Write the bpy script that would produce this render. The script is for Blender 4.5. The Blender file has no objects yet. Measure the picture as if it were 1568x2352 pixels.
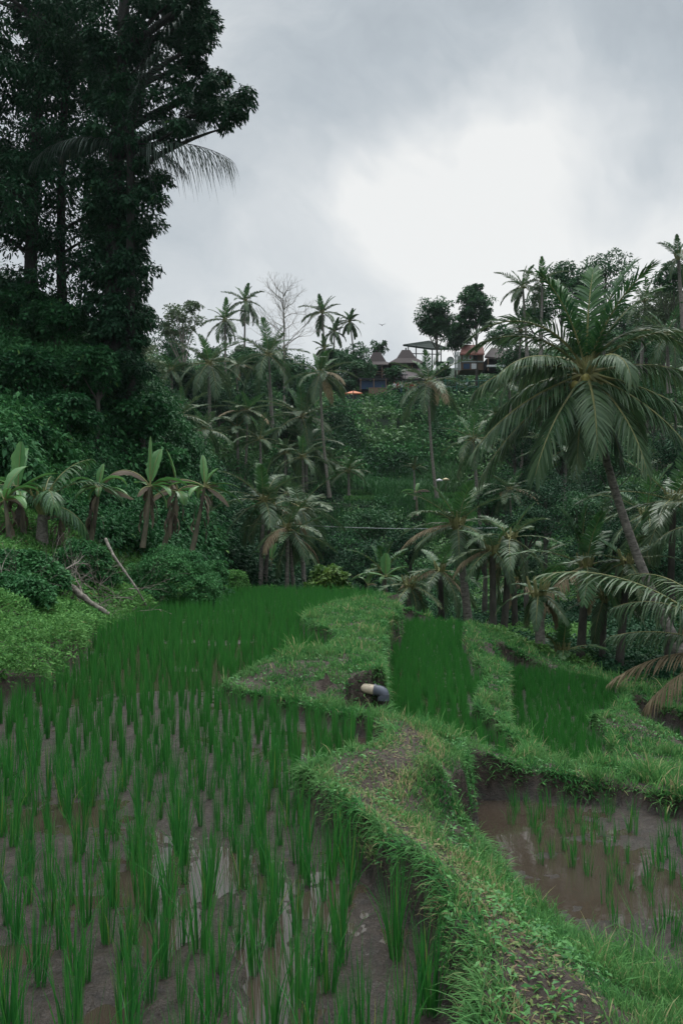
import bpy, math, numpy as np
from mathutils import Vector
SC = bpy.context.scene
COL = SC.collection
# ------------------------------------------------------------------ camera, world, sun, exposure
F, HZ, CX, HC = 1829.0, 1250.0, 784.0, 1.55     # focal length / horizon in a 1568x2352 frame, eye height
cam = bpy.data.cameras.new('camera'); cam_o = bpy.data.objects.new('camera', cam); COL.objects.link(cam_o)
cam.sensor_fit = 'VERTICAL'; cam.sensor_height = 36; cam.lens = 28
cam.shift_y = (HZ - 1176.0) / 2352.0
cam.clip_start = 0.05; cam.clip_end = 2000
cam_o.location = (0, 0, HC); cam_o.rotation_euler = (math.radians(90), 0, 0)
SC.camera = cam_o
SC.view_settings.view_transform = 'Standard'; SC.view_settings.look = 'None'
SC.view_settings.exposure = 0.56; SC.view_settings.gamma = 1
SC.cycles.use_denoising = True
SC.cycles.max_bounces = 5; SC.cycles.diffuse_bounces = 3; SC.cycles.glossy_bounces = 2
SC.cycles.transmission_bounces = 3; SC.cycles.transparent_max_bounces = 4
SC.cycles.use_adaptive_sampling = False
SC.cycles.sample_clamp_indirect = 4

def nd(nt, typ, **kw):
    n = nt.nodes.new(typ)
    for k, v in kw.items(): setattr(n, k, v)
    return n

def dirv(px, py):
    v = Vector(((px - CX) / F, 1.0, (HZ - py) / F)); v.normalize(); return v

SUN_EL, SUN_AZ = math.radians(62), math.radians(20)
W_ = bpy.data.worlds.new('World'); SC.world = W_; W_.use_nodes = True
nt = W_.node_tree; nt.nodes.clear()
out = nd(nt, 'ShaderNodeOutputWorld'); bg = nd(nt, 'ShaderNodeBackground'); nt.links.new(bg.outputs[0], out.inputs[0])
bg.inputs['Strength'].default_value = 0.1
sky = nd(nt, 'ShaderNodeTexSky', sky_type='NISHITA', sun_disc=False, sun_elevation=SUN_EL, sun_rotation=SUN_AZ)
tc = nd(nt, 'ShaderNodeTexCoord')
def warp(scale, amt, src, detail=3):
    n = nd(nt, 'ShaderNodeTexNoise'); n.inputs['Scale'].default_value = scale; n.inputs['Detail'].default_value = detail
    nt.links.new(src, n.inputs['Vector'])
    s = nd(nt, 'ShaderNodeVectorMath', operation='SUBTRACT'); s.inputs[1].default_value = (.5, .5, .5)
    nt.links.new(n.outputs['Color'], s.inputs[0])
    m = nd(nt, 'ShaderNodeVectorMath', operation='SCALE'); m.inputs['Scale'].default_value = amt
    nt.links.new(s.outputs[0], m.inputs[0])
    a = nd(nt, 'ShaderNodeVectorMath', operation='ADD'); nt.links.new(src, a.inputs[0]); nt.links.new(m.outputs[0], a.inputs[1])
    return a.outputs[0]
wd = warp(6.0, .30, warp(1.9, .30, tc.outputs['Generated']), 4)
def mth(op, a, b, clamp=False):
    m = nd(nt, 'ShaderNodeMath', operation=op); m.use_clamp = clamp
    for i, v in enumerate((a, b)):
        if isinstance(v, (int, float)): m.inputs[i].default_value = v
        else: nt.links.new(v, m.inputs[i])
    return m.outputs[0]
def blob(px, py, rad, w):
    d = nd(nt, 'ShaderNodeVectorMath', operation='DISTANCE'); d.inputs[1].default_value = dirv(px, py)
    nt.links.new(wd, d.inputs[0])
    r = nd(nt, 'ShaderNodeMapRange', interpolation_type='SMOOTHERSTEP')
    r.inputs['From Min'].default_value = 0; r.inputs['From Max'].default_value = rad
    r.inputs['To Min'].default_value = w; r.inputs['To Max'].default_value = 0
    nt.links.new(d.outputs['Value'], r.inputs['Value']); return r.outputs[0]
acc = None
for b in [(1080, 670, .26, .50), (600, 790, .26, .22), (1180, 500, .2, .16), (1340, 200, .17, .30), (1560, 620, .26, .35), (1250, 720, .26, .35), (560, 60, .34, .20),
          (620, 420, .25, -.20), (860, 270, .20, -.20), (1050, 20, .25, -.1), (1560, 40, .2, -.22), (330, 640, .2, .05)]:
    o = blob(*b); acc = o if acc is None else mth('ADD', acc, o)
nz = nd(nt, 'ShaderNodeTexNoise'); nz.inputs['Scale'].default_value = 3.4; nz.inputs['Detail'].default_value = 6; nz.inputs['Roughness'].default_value = .60
nt.links.new(wd, nz.inputs['Vector'])
acc = mth('ADD', acc, mth('MULTIPLY', mth('SUBTRACT', nz.outputs['Fac'], .5), .85))
acc = mth('ADD', acc, .46, True)
cr = nd(nt, 'ShaderNodeValToRGB'); nt.links.new(acc, cr.inputs[0])
e = cr.color_ramp.elements
e[0].position = 0; e[0].color = (.33, .375, .41, 1); e[1].position = 1; e[1].color = (.92, .925, .905, 1)
x_ = e.new(.35); x_.color = (.50, .55, .585, 1); x_ = e.new(.7); x_.color = (.74, .77, .78, 1)
sx = nd(nt, 'ShaderNodeSeparateXYZ'); nt.links.new(tc.outputs['Generated'], sx.inputs[0])
zr = nd(nt, 'ShaderNodeMapRange', interpolation_type='SMOOTHSTEP'); nt.links.new(sx.outputs['Z'], zr.inputs['Value'])
zr.inputs['From Min'].default_value = .60; zr.inputs['From Max'].default_value = .95
zr.inputs['To Min'].default_value = 6.6; zr.inputs['To Max'].default_value = 28.0      # overcast sky: brighter to the zenith
sc_ = nd(nt, 'ShaderNodeVectorMath', operation='SCALE'); nt.links.new(cr.outputs[0], sc_.inputs[0]); nt.links.new(zr.outputs[0], sc_.inputs['Scale'])
mxs = nd(nt, 'ShaderNodeMixRGB'); mxs.inputs[0].default_value = .06
nt.links.new(sc_.outputs[0], mxs.inputs[1]); nt.links.new(sky.outputs[0], mxs.inputs[2])
nt.links.new(mxs.outputs[0], bg.inputs['Color'])

sun = bpy.data.lights.new('sun', 'SUN'); sun.energy = 1.5; sun.angle = math.radians(35); sun.color = (1, .97, .92)
sun_o = bpy.data.objects.new('sun', sun); COL.objects.link(sun_o)
sdir = Vector((math.sin(SUN_AZ) * math.cos(SUN_EL), math.cos(SUN_AZ) * math.cos(SUN_EL), math.sin(SUN_EL)))
sun_o.rotation_euler = (-sdir).to_track_quat('-Z', 'Y').to_euler()

# ------------------------------------------------------------------ helpers
def Wp(px, py, z):
    d = (HC - z) * F / (py - HZ); return ((px - CX) * d / F, d, z)
def P(px, py, d): return ((px - CX) * d / F, d, HC + (HZ - py) * d / F)
def PV(px, py, d): return np.array(P(px, py, d))
RNG = np.random.default_rng(7)

class VNoise:
    def __init__(s, seed): s.g = np.random.default_rng(seed).random((256, 256))
    def __call__(s, x, y):
        xi = np.floor(x).astype(int); yi = np.floor(y).astype(int); fx = x - xi; fy = y - yi
        fx = fx * fx * (3 - 2 * fx); fy = fy * fy * (3 - 2 * fy); g = s.g
        a = g[xi & 255, yi & 255]; b = g[(xi + 1) & 255, yi & 255]; c = g[xi & 255, (yi + 1) & 255]; d = g[(xi + 1) & 255, (yi + 1) & 255]
        return (a * (1 - fx) + b * fx) * (1 - fy) + (c * (1 - fx) + d * fx) * fy
VN = [VNoise(i) for i in range(6)]
def fbm(x, y, sc, octv=4, seed=0):
    t = 0; a = 1; s = 0
    for i in range(octv):
        t = t + a * VN[(seed + i) % 6](x / sc + 17.3 * i + seed, y / sc - 9.1 * i); s += a; a *= .5; sc *= .5
    return t / s - .5

def nrm(v): return v / np.maximum(np.linalg.norm(v, axis=-1, keepdims=True), 1e-9)

def build(name, parts, mats, parent=None, smooth=False):
    """parts: list of (V, F, attr[, material index]); one mesh object"""
    if not isinstance(mats, (list, tuple)): mats = [mats]
    me = bpy.data.meshes.new(name)
    vs, ls, lt, at, mi = [], [], [], [], []; off = 0
    for p in parts:
        V, Fc, A = p[0], p[1], p[2]
        if len(V) == 0: continue
        vs.append(V); ls.append((Fc + off).ravel()); lt.append(np.full(len(Fc), Fc.shape[1]))
        at.append(np.broadcast_to(A, (len(V),))); mi.append(np.full(len(Fc), p[3] if len(p) > 3 else 0)); off += len(V)
    V = np.concatenate(vs).astype(np.float32); L = np.concatenate(ls).astype(np.int32); T = np.concatenate(lt).astype(np.int32)
    me.vertices.add(len(V)); me.vertices.foreach_set('co', V.ravel())
    me.loops.add(len(L)); me.loops.foreach_set('vertex_index', L)
    st = np.zeros(len(T), np.int32); st[1:] = np.cumsum(T)[:-1]
    me.polygons.add(len(T)); me.polygons.foreach_set('loop_start', st); me.polygons.foreach_set('loop_total', T)
    me.polygons.foreach_set('material_index', np.concatenate(mi).astype(np.int32))
    me.polygons.foreach_set('use_smooth', np.full(len(T), smooth))
    a = me.attributes.new('rnd', 'FLOAT', 'POINT'); a.data.foreach_set('value', np.concatenate(at).astype(np.float32))
    me.update(calc_edges=True)
    for m in mats: me.materials.append(m)
    o = bpy.data.objects.new(name, me); COL.objects.link(o)
    if parent: o.parent = parent
    return o

def tag(o, label=None, cat=None, group=None, kind=None):
    if label: o['label'] = label
    if cat: o['category'] = cat
    if group: o['group'] = group
    if kind: o['kind'] = kind
    return o
def empty(name, loc, label, cat, group=None):
    o = bpy.data.objects.new(name, None); COL.objects.link(o); o.location = loc; o.empty_display_size = .2
    return tag(o, label, cat, group)
def copy_tree(o, parent=None):
    c = o.copy(); COL.objects.link(c)
    if parent: c.parent = parent
    for ch in list(o.children): copy_tree(ch, c)
    return c

def ribbons(C, S):
    """C (N,K,3) centre lines, S (N,K,3) half widths -> V, F(quads)"""
    N, K, _ = C.shape
    V = np.stack([C - S, C + S], 2).reshape(N * K * 2, 3)
    b = (np.arange(N)[:, None] * K + np.arange(K - 1)[None]) * 2
    Fq = np.stack([b, b + 1, b + 3, b + 2], -1).reshape(-1, 4)
    return V, Fq
def blades(base, dirh, length, halfw, lean, bend, K, rng, prof=None):
    """upright blades: dirh (N,) azimuth, lean start angle from vertical, bend extra angle at the tip"""
    N = len(base); t = np.linspace(0, 1, K)
    ang = lean[:, None] + bend[:, None] * t[None] ** 1.5
    dx = np.sin(ang); dz = np.cos(ang); seg = length[:, None] / (K - 1)
    hx = np.concatenate([np.zeros((N, 1)), np.cumsum((dx[:, 1:] + dx[:, :-1]) / 2 * seg, 1)], 1)
    hz = np.concatenate([np.zeros((N, 1)), np.cumsum((dz[:, 1:] + dz[:, :-1]) / 2 * seg, 1)], 1)
    C = base[:, None, :] + np.stack([hx * np.cos(dirh)[:, None], hx * np.sin(dirh)[:, None], hz], -1)
    if prof is None: prof = np.clip(1 - t ** 2.2, 0.03, 1) * np.clip(.55 + t * 2, 0, 1)
    sa = dirh + np.pi / 2 + rng.normal(0, .5, N)
    sd = np.stack([np.cos(sa), np.sin(sa), np.zeros(N)], -1)
    S = sd[:, None, :] * (halfw[:, None] * prof[None])[..., None]
    return ribbons(C, S)
def leaves(pos, axis, size, rng, ratio=.3, droop=.25):
    """small folded leaf shapes; axis (N,3) unit"""
    N = len(pos); side = nrm(np.cross(axis, nrm(rng.normal(size=(N, 3)) * [.5, .5, .5] + [0, 0, 1.])))
    t = np.array([0, .45, 1.])
    C = pos[:, None] + axis[:, None] * (size[:, None] * t)[..., None]
    C[:, :, 2] -= (droop * size)[:, None] * t ** 2
    S = side[:, None] * (size[:, None] * ratio * np.array([.12, 1, .04]))[..., None] * .5 * 2
    return ribbons(C, S)
def tube(pts, rad, n=8, cap=True):
    pts = np.asarray(pts, float); K = len(pts); rad = np.broadcast_to(rad, (K,))
    T = nrm(np.gradient(pts, axis=0)); ref = np.array([0, 0, 1.]) if abs(T[:, 2]).mean() < .8 else np.array([1., 0, 0])
    A = nrm(np.cross(T, ref)); B = np.cross(T, A); a = np.arange(n) / n * 2 * np.pi
    V = pts[:, None] + rad[:, None, None] * (A[:, None] * np.cos(a)[None, :, None] + B[:, None] * np.sin(a)[None, :, None])
    V = V.reshape(-1, 3); i = np.arange(K - 1)[:, None] * n; j = np.arange(n)[None]; j2 = (j + 1) % n
    Fq = np.stack([i + j, i + j2, i + n + j2, i + n + j], -1).reshape(-1, 4)
    return V, Fq
def bez(p0, p1, p2, n=8):
    t = np.linspace(0, 1, n)[:, None]; p0, p1, p2 = map(np.asarray, (p0, p1, p2))
    return (1 - t) ** 2 * p0 + 2 * t * (1 - t) * p1 + t * t * p2
def rotz(V, a):
    c, s = math.cos(a), math.sin(a); return V @ np.array([[c, s, 0], [-s, c, 0], [0, 0, 1.]])
def box(c, s, rz=0):
    x, y, z = [q / 2 for q in s]
    V = np.array([[a, b, d] for d in (-z, z) for a, b in ((-x, -y), (x, -y), (x, y), (-x, y))], float)
    Fq = np.array([[3, 2, 1, 0], [4, 5, 6, 7], [0, 1, 5, 4], [1, 2, 6, 5], [2, 3, 7, 6], [3, 0, 4, 7]])
    return rotz(V, rz) + np.asarray(c, float), Fq, .5

# ------------------------------------------------------------------ materials
def leafmat(name, cols, rough=.5, trans=.25, spec=.35, patch=0.0, pscale=1.0, patchcol=None):
    m = bpy.data.materials.new(name); m.use_nodes = True; nt = m.node_tree; nt.nodes.clear()
    out = nd(nt, 'ShaderNodeOutputMaterial'); pb = nd(nt, 'ShaderNodeBsdfPrincipled')
    at = nd(nt, 'ShaderNodeAttribute', attribute_name='rnd'); cr = nd(nt, 'ShaderNodeValToRGB')
    nt.links.new(at.outputs['Fac'], cr.inputs[0]); e = cr.color_ramp.elements
    for i, (p, c) in enumerate(cols):
        el = e[i] if i < 2 else e.new(p)
        el.position = p; el.color = (*c, 1)
    colo = cr.outputs[0]
    if patch:
        g = nd(nt, 'ShaderNodeNewGeometry'); n = nd(nt, 'ShaderNodeTexNoise'); n.inputs['Scale'].default_value = pscale; n.inputs['Detail'].default_value = 3
        nt.links.new(g.outputs['Position'], n.inputs['Vector'])
        r = nd(nt, 'ShaderNodeMapRange'); nt.links.new(n.outputs['Fac'], r.inputs['Value'])
        r.inputs['From Min'].default_value = .42; r.inputs['From Max'].default_value = .66; r.inputs['To Max'].default_value = patch
        mx = nd(nt, 'ShaderNodeMixRGB'); nt.links.new(r.outputs[0], mx.inputs[0]); nt.links.new(colo, mx.inputs[1])
        mx.inputs[2].default_value = (*(patchcol or cols[-1][1]), 1); colo = mx.outputs[0]
    nt.links.new(colo, pb.inputs['Base Color']); pb.inputs['Roughness'].default_value = rough
    pb.inputs['Specular IOR Level'].default_value = spec
    if trans:
        tr = nd(nt, 'ShaderNodeBsdfTranslucent'); nt.links.new(colo, tr.inputs['Color'])
        ms = nd(nt, 'ShaderNodeMixShader'); ms.inputs[0].default_value = trans
        nt.links.new(pb.outputs[0], ms.inputs[1]); nt.links.new(tr.outputs[0], ms.inputs[2]); nt.links.new(ms.outputs[0], out.inputs[0])
    else: nt.links.new(pb.outputs[0], out.inputs[0])
    return m
def barkmat(name, c1, c2, scale=8, rough=.85, bump=.4, stretch=(1, 1, 1), spec=.2):
    m = bpy.data.materials.new(name); m.use_nodes = True; nt = m.node_tree; pb = nt.nodes['Principled BSDF']
    g = nd(nt, 'ShaderNodeTexCoord'); mp = nd(nt, 'ShaderNodeMapping'); mp.inputs['Scale'].default_value = stretch
    nt.links.new(g.outputs['Object'], mp.inputs[0])
    n = nd(nt, 'ShaderNodeTexNoise'); n.inputs['Scale'].default_value = scale; n.inputs['Detail'].default_value = 6; n.inputs['Roughness'].default_value = .65
    nt.links.new(mp.outputs[0], n.inputs['Vector'])
    cr = nd(nt, 'ShaderNodeValToRGB'); nt.links.new(n.outputs['Fac'], cr.inputs[0]); e = cr.color_ramp.elements
    e[0].position = .32; e[0].color = (*c1, 1); e[1].position = .68; e[1].color = (*c2, 1)
    nt.links.new(cr.outputs[0], pb.inputs['Base Color']); pb.inputs['Roughness'].default_value = rough; pb.inputs['Specular IOR Level'].default_value = spec
    b = nd(nt, 'ShaderNodeBump'); b.inputs['Strength'].default_value = bump; b.inputs['Distance'].default_value = .03
    nt.links.new(n.outputs['Fac'], b.inputs['Height']); nt.links.new(b.outputs[0], pb.inputs['Normal'])
    return m
M = {}
M['rice'] = leafmat('rice_leaf', [(0, (.020, .135, .030)), (.96, (.065, .26, .045)), (1, (.24, .30, .07)), (.6, (.036, .19, .035))], .5, .35, .25)
M['rice_far'] = leafmat('rice_leaf_far', [(0, (.022, .140, .029)), (1, (.060, .245, .042))], .55, .35, .2)
M['grass'] = leafmat('grass_blade', [(0, (.014, .080, .026)), (.95, (.145, .32, .09)), (1, (.38, .33, .18)), (.55, (.060, .205, .056))], .7, .35, .06, .45, 2.2, (.17, .31, .115))
M['weed'] = leafmat('weed_leaf', [(0, (.040, .16, .045)), (1, (.11, .30, .075))], .5, .3, .3)
M['cover'] = leafmat('cover_leaf', [(0, (.04, .145, .036)), (.94, (.15, .33, .09)), (1, (.30, .24, .13))], .65, .3, .10, .4, .6, (.10, .24, .06))
M['vine'] = leafmat('vine_leaf', [(0, (.010, .055, .022)), (.8, (.032, .13, .040)), (1, (.11, .21, .05))], .6, .2, .14, .35, .35, (.022, .095, .03))
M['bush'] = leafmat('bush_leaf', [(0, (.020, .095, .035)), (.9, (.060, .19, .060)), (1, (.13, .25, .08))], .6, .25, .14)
M['tree'] = leafmat('dark_shade_tree_leaf', [(0, (.008, .036, .018)), (.85, (.024, .082, .034)), (1, (.08, .15, .05))], .6, .15, .10)  # dark leaf; ravine and grove shade is put into this colour
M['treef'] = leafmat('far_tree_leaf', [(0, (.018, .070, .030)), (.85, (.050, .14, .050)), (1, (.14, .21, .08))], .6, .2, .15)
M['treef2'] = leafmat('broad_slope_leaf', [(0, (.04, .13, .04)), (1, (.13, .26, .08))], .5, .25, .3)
M['trod'] = leafmat('trodden_leaf', [(0, (.08, .17, .05)), (.6, (.17, .22, .08)), (1, (.22, .16, .10))], .7, .2, .2)
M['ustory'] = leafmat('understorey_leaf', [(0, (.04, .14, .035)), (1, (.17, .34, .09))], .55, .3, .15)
M['treep'] = leafmat('pale_tree_leaf', [(0, (.06, .12, .06)), (1, (.16, .20, .10))], .6, .2, .25)
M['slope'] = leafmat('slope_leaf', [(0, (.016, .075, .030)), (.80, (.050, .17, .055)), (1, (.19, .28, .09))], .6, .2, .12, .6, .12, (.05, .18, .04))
M['slopeg'] = leafmat('slope_grass_blade', [(0, (.02, .09, .03)), (1, (.055, .17, .05))], .6, .25, .2, .5, .15, (.07, .12, .05))
M['palm'] = leafmat('palm_leaflet', [(0, (.024, .070, .030)), (.8, (.088, .148, .064)), (1, (.24, .25, .13))], .45, .25, .34)
M['palmg'] = leafmat('green_palm_leaflet', [(0, (.018, .075, .030)), (1, (.07, .17, .04))], .45, .25, .4)
M['palmk'] = leafmat('dark_palm_leaflet', [(0, (.010, .030, .020)), (.8, (.03, .06, .038)), (1, (.10, .12, .07))], .5, .12, .3)
M['palmd'] = leafmat('dry_palm_leaflet', [(0, (.16, .12, .075)), (1, (.34, .28, .17))], .7, .2, .2)
M['rachis'] = barkmat('palm_midrib', (.12, .14, .06), (.26, .24, .10), 6, .5, .1)
M['ptrunk'] = barkmat('palm_bark', (.07, .065, .058), (.30, .27, .24), 6, .85, .6, (1.5, 1.5, 3))
M['bark'] = barkmat('tree_bark', (.035, .035, .03), (.12, .11, .095), 5, .9, .6, (1, 1, .4))
M['pbark'] = barkmat('pale_bark', (.09, .08, .068), (.32, .29, .25), 7, .85, .5, (2, 2, 2))
M['banana'] = leafmat('banana_leaf', [(0, (.045, .16, .04)), (1, (.14, .30, .09))], .4, .3, .45)
M['bdead'] = leafmat('dead_banana_leaf', [(0, (.05, .042, .035)), (1, (.24, .19, .145))], .8, .15, .2)
M['bstem'] = barkmat('banana_stem', (.06, .06, .045), (.20, .17, .12), 6, .7, .4, (1, 1, .4))

def groundmat():
    m = bpy.data.materials.new('bund_soil'); m.use_nodes = True; nt = m.node_tree; pb = nt.nodes['Principled BSDF']
    g = nd(nt, 'ShaderNodeNewGeometry')
    def noise(s, d=5, r=.6):
        n = nd(nt, 'ShaderNodeTexNoise'); n.inputs['Scale'].default_value = s; n.inputs['Detail'].default_value = d; n.inputs['Roughness'].default_value = r
        nt.links.new(g.outputs['Position'], n.inputs['Vector']); return n
    n1, n2 = noise(14, 7, .7), noise(90, 3)
    cr = nd(nt, 'ShaderNodeValToRGB'); nt.links.new(n1.outputs['Fac'], cr.inputs[0]); e = cr.color_ramp.elements
    e[0].position = .3; e[0].color = (.022, .018, .015, 1); e[1].position = .7; e[1].color = (.095, .068, .055, 1)
    # mud attribute: 1 = paddy mud (smooth, wet), 0 = soil
    at = nd(nt, 'ShaderNodeAttribute', attribute_name='rnd')
    cm = nd(nt, 'ShaderNodeValToRGB'); nt.links.new(n1.outputs['Fac'], cm.inputs[0]); e = cm.color_ramp.elements
    e[0].position = .3; e[0].color = (.014, .011, .009, 1); e[1].position = .7; e[1].color = (.058, .043, .034, 1)
    mx = nd(nt, 'ShaderNodeMixRGB'); nt.links.new(at.outputs['Fac'], mx.inputs[0]); nt.links.new(cr.outputs[0], mx.inputs[1]); nt.links.new(cm.outputs[0], mx.inputs[2])
    nt.links.new(mx.outputs[0], pb.inputs['Base Color'])
    rr = nd(nt, 'ShaderNodeMapRange'); nt.links.new(at.outputs['Fac'], rr.inputs['Value']); rr.inputs['To Min'].default_value = .9; rr.inputs['To Max'].default_value = .36
    nt.links.new(rr.outputs[0], pb.inputs['Roughness'])
    b = nd(nt, 'ShaderNodeBump'); b.inputs['Strength'].default_value = 1; b.inputs['Distance'].default_value = .03
    b2 = nd(nt, 'ShaderNodeBump'); b2.inputs['Strength'].default_value = 1; b2.inputs['Distance'].default_value = .012
    nt.links.new(n1.outputs['Fac'], b.inputs['Height']); nt.links.new(n2.outputs['Fac'], b2.inputs['Height']); nt.links.new(b.outputs[0], b2.inputs['Normal'])
    nt.links.new(b2.outputs[0], pb.inputs['Normal']); return m
M['ground'] = groundmat()
M['hill'] = barkmat('hill_soil', (.008, .020, .012), (.02, .045, .02), .8, .95, .3)
def watermat():
    m = bpy.data.materials.new('muddy_water'); m.use_nodes = True; nt = m.node_tree; pb = nt.nodes['Principled BSDF']
    pb.inputs['Base Color'].default_value = (.048, .037, .028, 1); pb.inputs['Roughness'].default_value = .05; pb.inputs['Specular IOR Level'].default_value = 1.0
    n = nd(nt, 'ShaderNodeTexNoise'); n.inputs['Scale'].default_value = 7; g = nd(nt, 'ShaderNodeNewGeometry'); nt.links.new(g.outputs['Position'], n.inputs['Vector'])
    b = nd(nt, 'ShaderNodeBump'); b.inputs['Strength'].default_value = .05; b.inputs['Distance'].default_value = .02
    nt.links.new(n.outputs['Fac'], b.inputs['Height']); nt.links.new(b.outputs[0], pb.inputs['Normal']); return m
M['water'] = watermat()
def flat(name, c, rough=.6, metal=0):
    return barkmat(name, tuple(q * .75 for q in c), tuple(min(1, q * 1.2) for q in c), 9, rough, .1, spec=.3)

# ------------------------------------------------------------------ terrain heights
ctrl = [Wp(*c) for c in [
    (1220, 2300, .14), (1330, 2340, .08), (1100, 2100, .15), (960, 1980, .15), (830, 1860, .12), (720, 1820, .1), (880, 1745, .1), (960, 1690, .05), (1060, 2000, .06),
    (1175, 1995, -.40), (1290, 2110, -.42), (1400, 2190, -.42), (1560, 2300, -.40), (1600, 2600, -.1), (1800, 2500, -.3), (1140, 2070, -.14), (1040, 1870, -.10), (1090, 1905, -.22), (1128, 1945, -.41), (1150, 1985, -.42), (1215, 2055, -.40),
    (1050, 1735, .02), (1118, 1768, .0), (1000, 1790, .06), (1280, 2180, .02), (940, 1850, .03),
    (540, 1612, .06), (700, 1640, .06), (850, 1665, .04), (560, 1575, .10), (650, 1548, .2), (750, 1555, .26), (850, 1560, .26), (750, 1520, .22), (895, 1560, .24), (640, 1600, .07), (750, 1605, .05), (850, 1622, .02), (900, 1640, -.02), (760, 1600, .05),
    (830, 1520, .2), (800, 1470, .15), (720, 1435, .14), (800, 1410, .14), (880, 1380, .14), (905, 1400, .13), (900, 1440, .12), (870, 1480, .14),
    (1000, 1424, -.3), (1110, 1440, -.3), (1130, 1480, -.3), (1140, 1560, -.3), (1120, 1620, -.3), (1180, 1700, -.32), (1240, 1745, -.3),
    (1200, 1765, -.22), (1350, 1775, -.28), (1500, 1785, -.3), (1700, 1800, -.3), (2000, 1900, -.3), (1135, 1775, -.12),
    (1430, 1600, -.72), (1440, 1650, -.72), (1370, 1690, -.74), (1395, 1760, -.74), (1300, 1558, -.8), (1180, 1540, -.7), (1180, 1590, -.35),
    (0, 1560, .25), (0, 1490, .35), (100, 1455, .4), (200, 1440, .22), (-250, 1560, .4), (-250, 1850, .3), (150, 1560, .1), (250, 1418, .15), (300, 1408, .12)]]
ctrl = [(a, b, c + ((.10 if b < 6 else .08) if c > .03 and a > -1.5 else 0)) for a, b, c in ctrl]
ctrl += [P(*c) for c in [
    (100, 1380, 14), (100, 1300, 16.5), (0, 1280, 15), (250, 1330, 18), (300, 1385, 19), (400, 1372, 21), (400, 1300, 23), (500, 1345, 26), (545, 1325, 27), (-200, 1300, 12),
    (0, 1220, 18), (200, 1240, 20), (400, 1240, 25), (500, 1280, 28), (-300, 1100, 18), (0, 1050, 23), (0, 720, 31), (150, 720, 33), (200, 880, 31), (200, 1100, 26), (330, 1020, 30), (360, 900, 36), (440, 1170, 32), (480, 1100, 40),
    (0, 700, 50), (0, 760, 80), (300, 900, 60), (-400, 600, 40), (-600, 600, 70), (-400, 1000, 20),
    (600, 1385, 29), (650, 1425, 36), (850, 1420, 32), (950, 1450, 30), (1050, 1440, 30), (700, 1350, 46), (900, 1350, 48), (700, 1250, 58), (900, 1200, 62), (560, 1250, 50),
    (700, 1130, 67), (900, 1132, 67), (1100, 1130, 69), (900, 1140, 72), (900, 970, 86), (700, 950, 85), (500, 1010, 75), (500, 880, 100), (700, 880, 103), (790, 905, 99), (860, 912, 97), (950, 912, 97), (1050, 910, 96), (900, 888, 106), (1000, 884, 107), (1100, 882, 104), (1300, 850, 100), (1500, 780, 100), (1650, 720, 105),
    (900, 872, 122), (500, 840, 130), (1200, 840, 130), (1500, 720, 140), (500, 900, 200), (1500, 800, 200), (900, 900, 200), (-200, 800, 140), (-600, 800, 160), (2200, 700, 140), (2200, 900, 60),
    (1200, 1500, 19), (1300, 1455, 26), (1200, 1395, 36), (1450, 1550, 18), (1500, 1420, 30), (1600, 1640, 14.5), (1300, 1260, 50), (1500, 1200, 47), (1500, 1000, 70), (1750, 1560, 15), (1800, 1250, 30), (2000, 1700, 12)]]
ctrl += [(1.0, -.6, .12), (.6, .8, .12), (1.5, -3, .0), (-3, -5, .1), (8, -4, -.4), (-10, -5, .5), (-20, -20, 0), (30, -20, -2), (0, -40, 0), (40, 10, -3), (-30, 5, 4), (100, 30, 5), (-110, 60, 15)]
CT = np.array(ctrl); CXY = CT[:, :2]
def rbf_fit():
    n = len(CXY); r = np.linalg.norm(CXY[:, None] - CXY[None], axis=-1)
    A = np.zeros((n + 3, n + 3)); A[:n, :n] = r - .15 * np.eye(n) * 0; Q = np.c_[np.ones(n), CXY]; A[:n, n:] = Q; A[n:, :n] = Q.T
    return np.linalg.lstsq(A, np.r_[CT[:, 2], 0, 0, 0], rcond=None)[0]
RW = rbf_fit()
def base_h(x, y):
    x = np.asarray(x, float); y = np.asarray(y, float); z = RW[-3] + RW[-2] * x + RW[-1] * y
    for (cx, cy), w in zip(CXY, RW): z = z + w * np.hypot(x - cx, y - cy)
    return z
def poly(pts): return np.array([Wp(*p)[:2] for p in pts])
PA = poly([(495, 1592, .05), (500, 1610, 0), (600, 1637, 0), (700, 1662, 0), (830, 1690, 0), (868, 1716, 0), (850, 1735, .12), (760, 1760, .12), (690, 1785, .12), (660, 1810, .1), (690, 1875, 0), (761, 1945, 0),
           (820, 2000, 0), (902, 2088, 0), (973, 2195, 0), (1010, 2335, 0), (1030, 2500, 0), (1060, 2900, 0)])
PA = np.vstack([PA, [[.35, .6], [.2, -1.2], [-9, -1.2], [-9, 2]], poly([(-350, 1800, 0), (-250, 1725, 0), (0, 1625, 0), (110, 1592, 0), (190, 1532, 0), (205, 1482, 0), (290, 1430, 0), (400, 1392, 0), (520, 1366, 0), (600, 1361, 0), (800, 1363, 0),
           (893, 1369, 0), (850, 1379, 0), (800, 1391, 0), (760, 1403, 0), (690, 1432, 0), (700, 1460, 0), (768, 1492, 0), (740, 1506, .2), (620, 1528, .18), (540, 1560, .13)])])
PB = poly([(930, 1490, -.45), (940, 1462, -.45), (922, 1434, -.45), (1000, 1436, -.45), (1055, 1446, -.45), (1051, 1498, -.45), (1092, 1580, -.45), (1062, 1628, -.35), (1062, 1668, -.45), (1110, 1700, -.45), (1152, 1732, -.4), (1158, 1752, -.3),
           (1100, 1702, -.15), (1055, 1676, -.05), (1014, 1647, .0), (943, 1626, .04), (918, 1601, .06), (908, 1545, .15), (907, 1500, -.45)])
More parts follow.
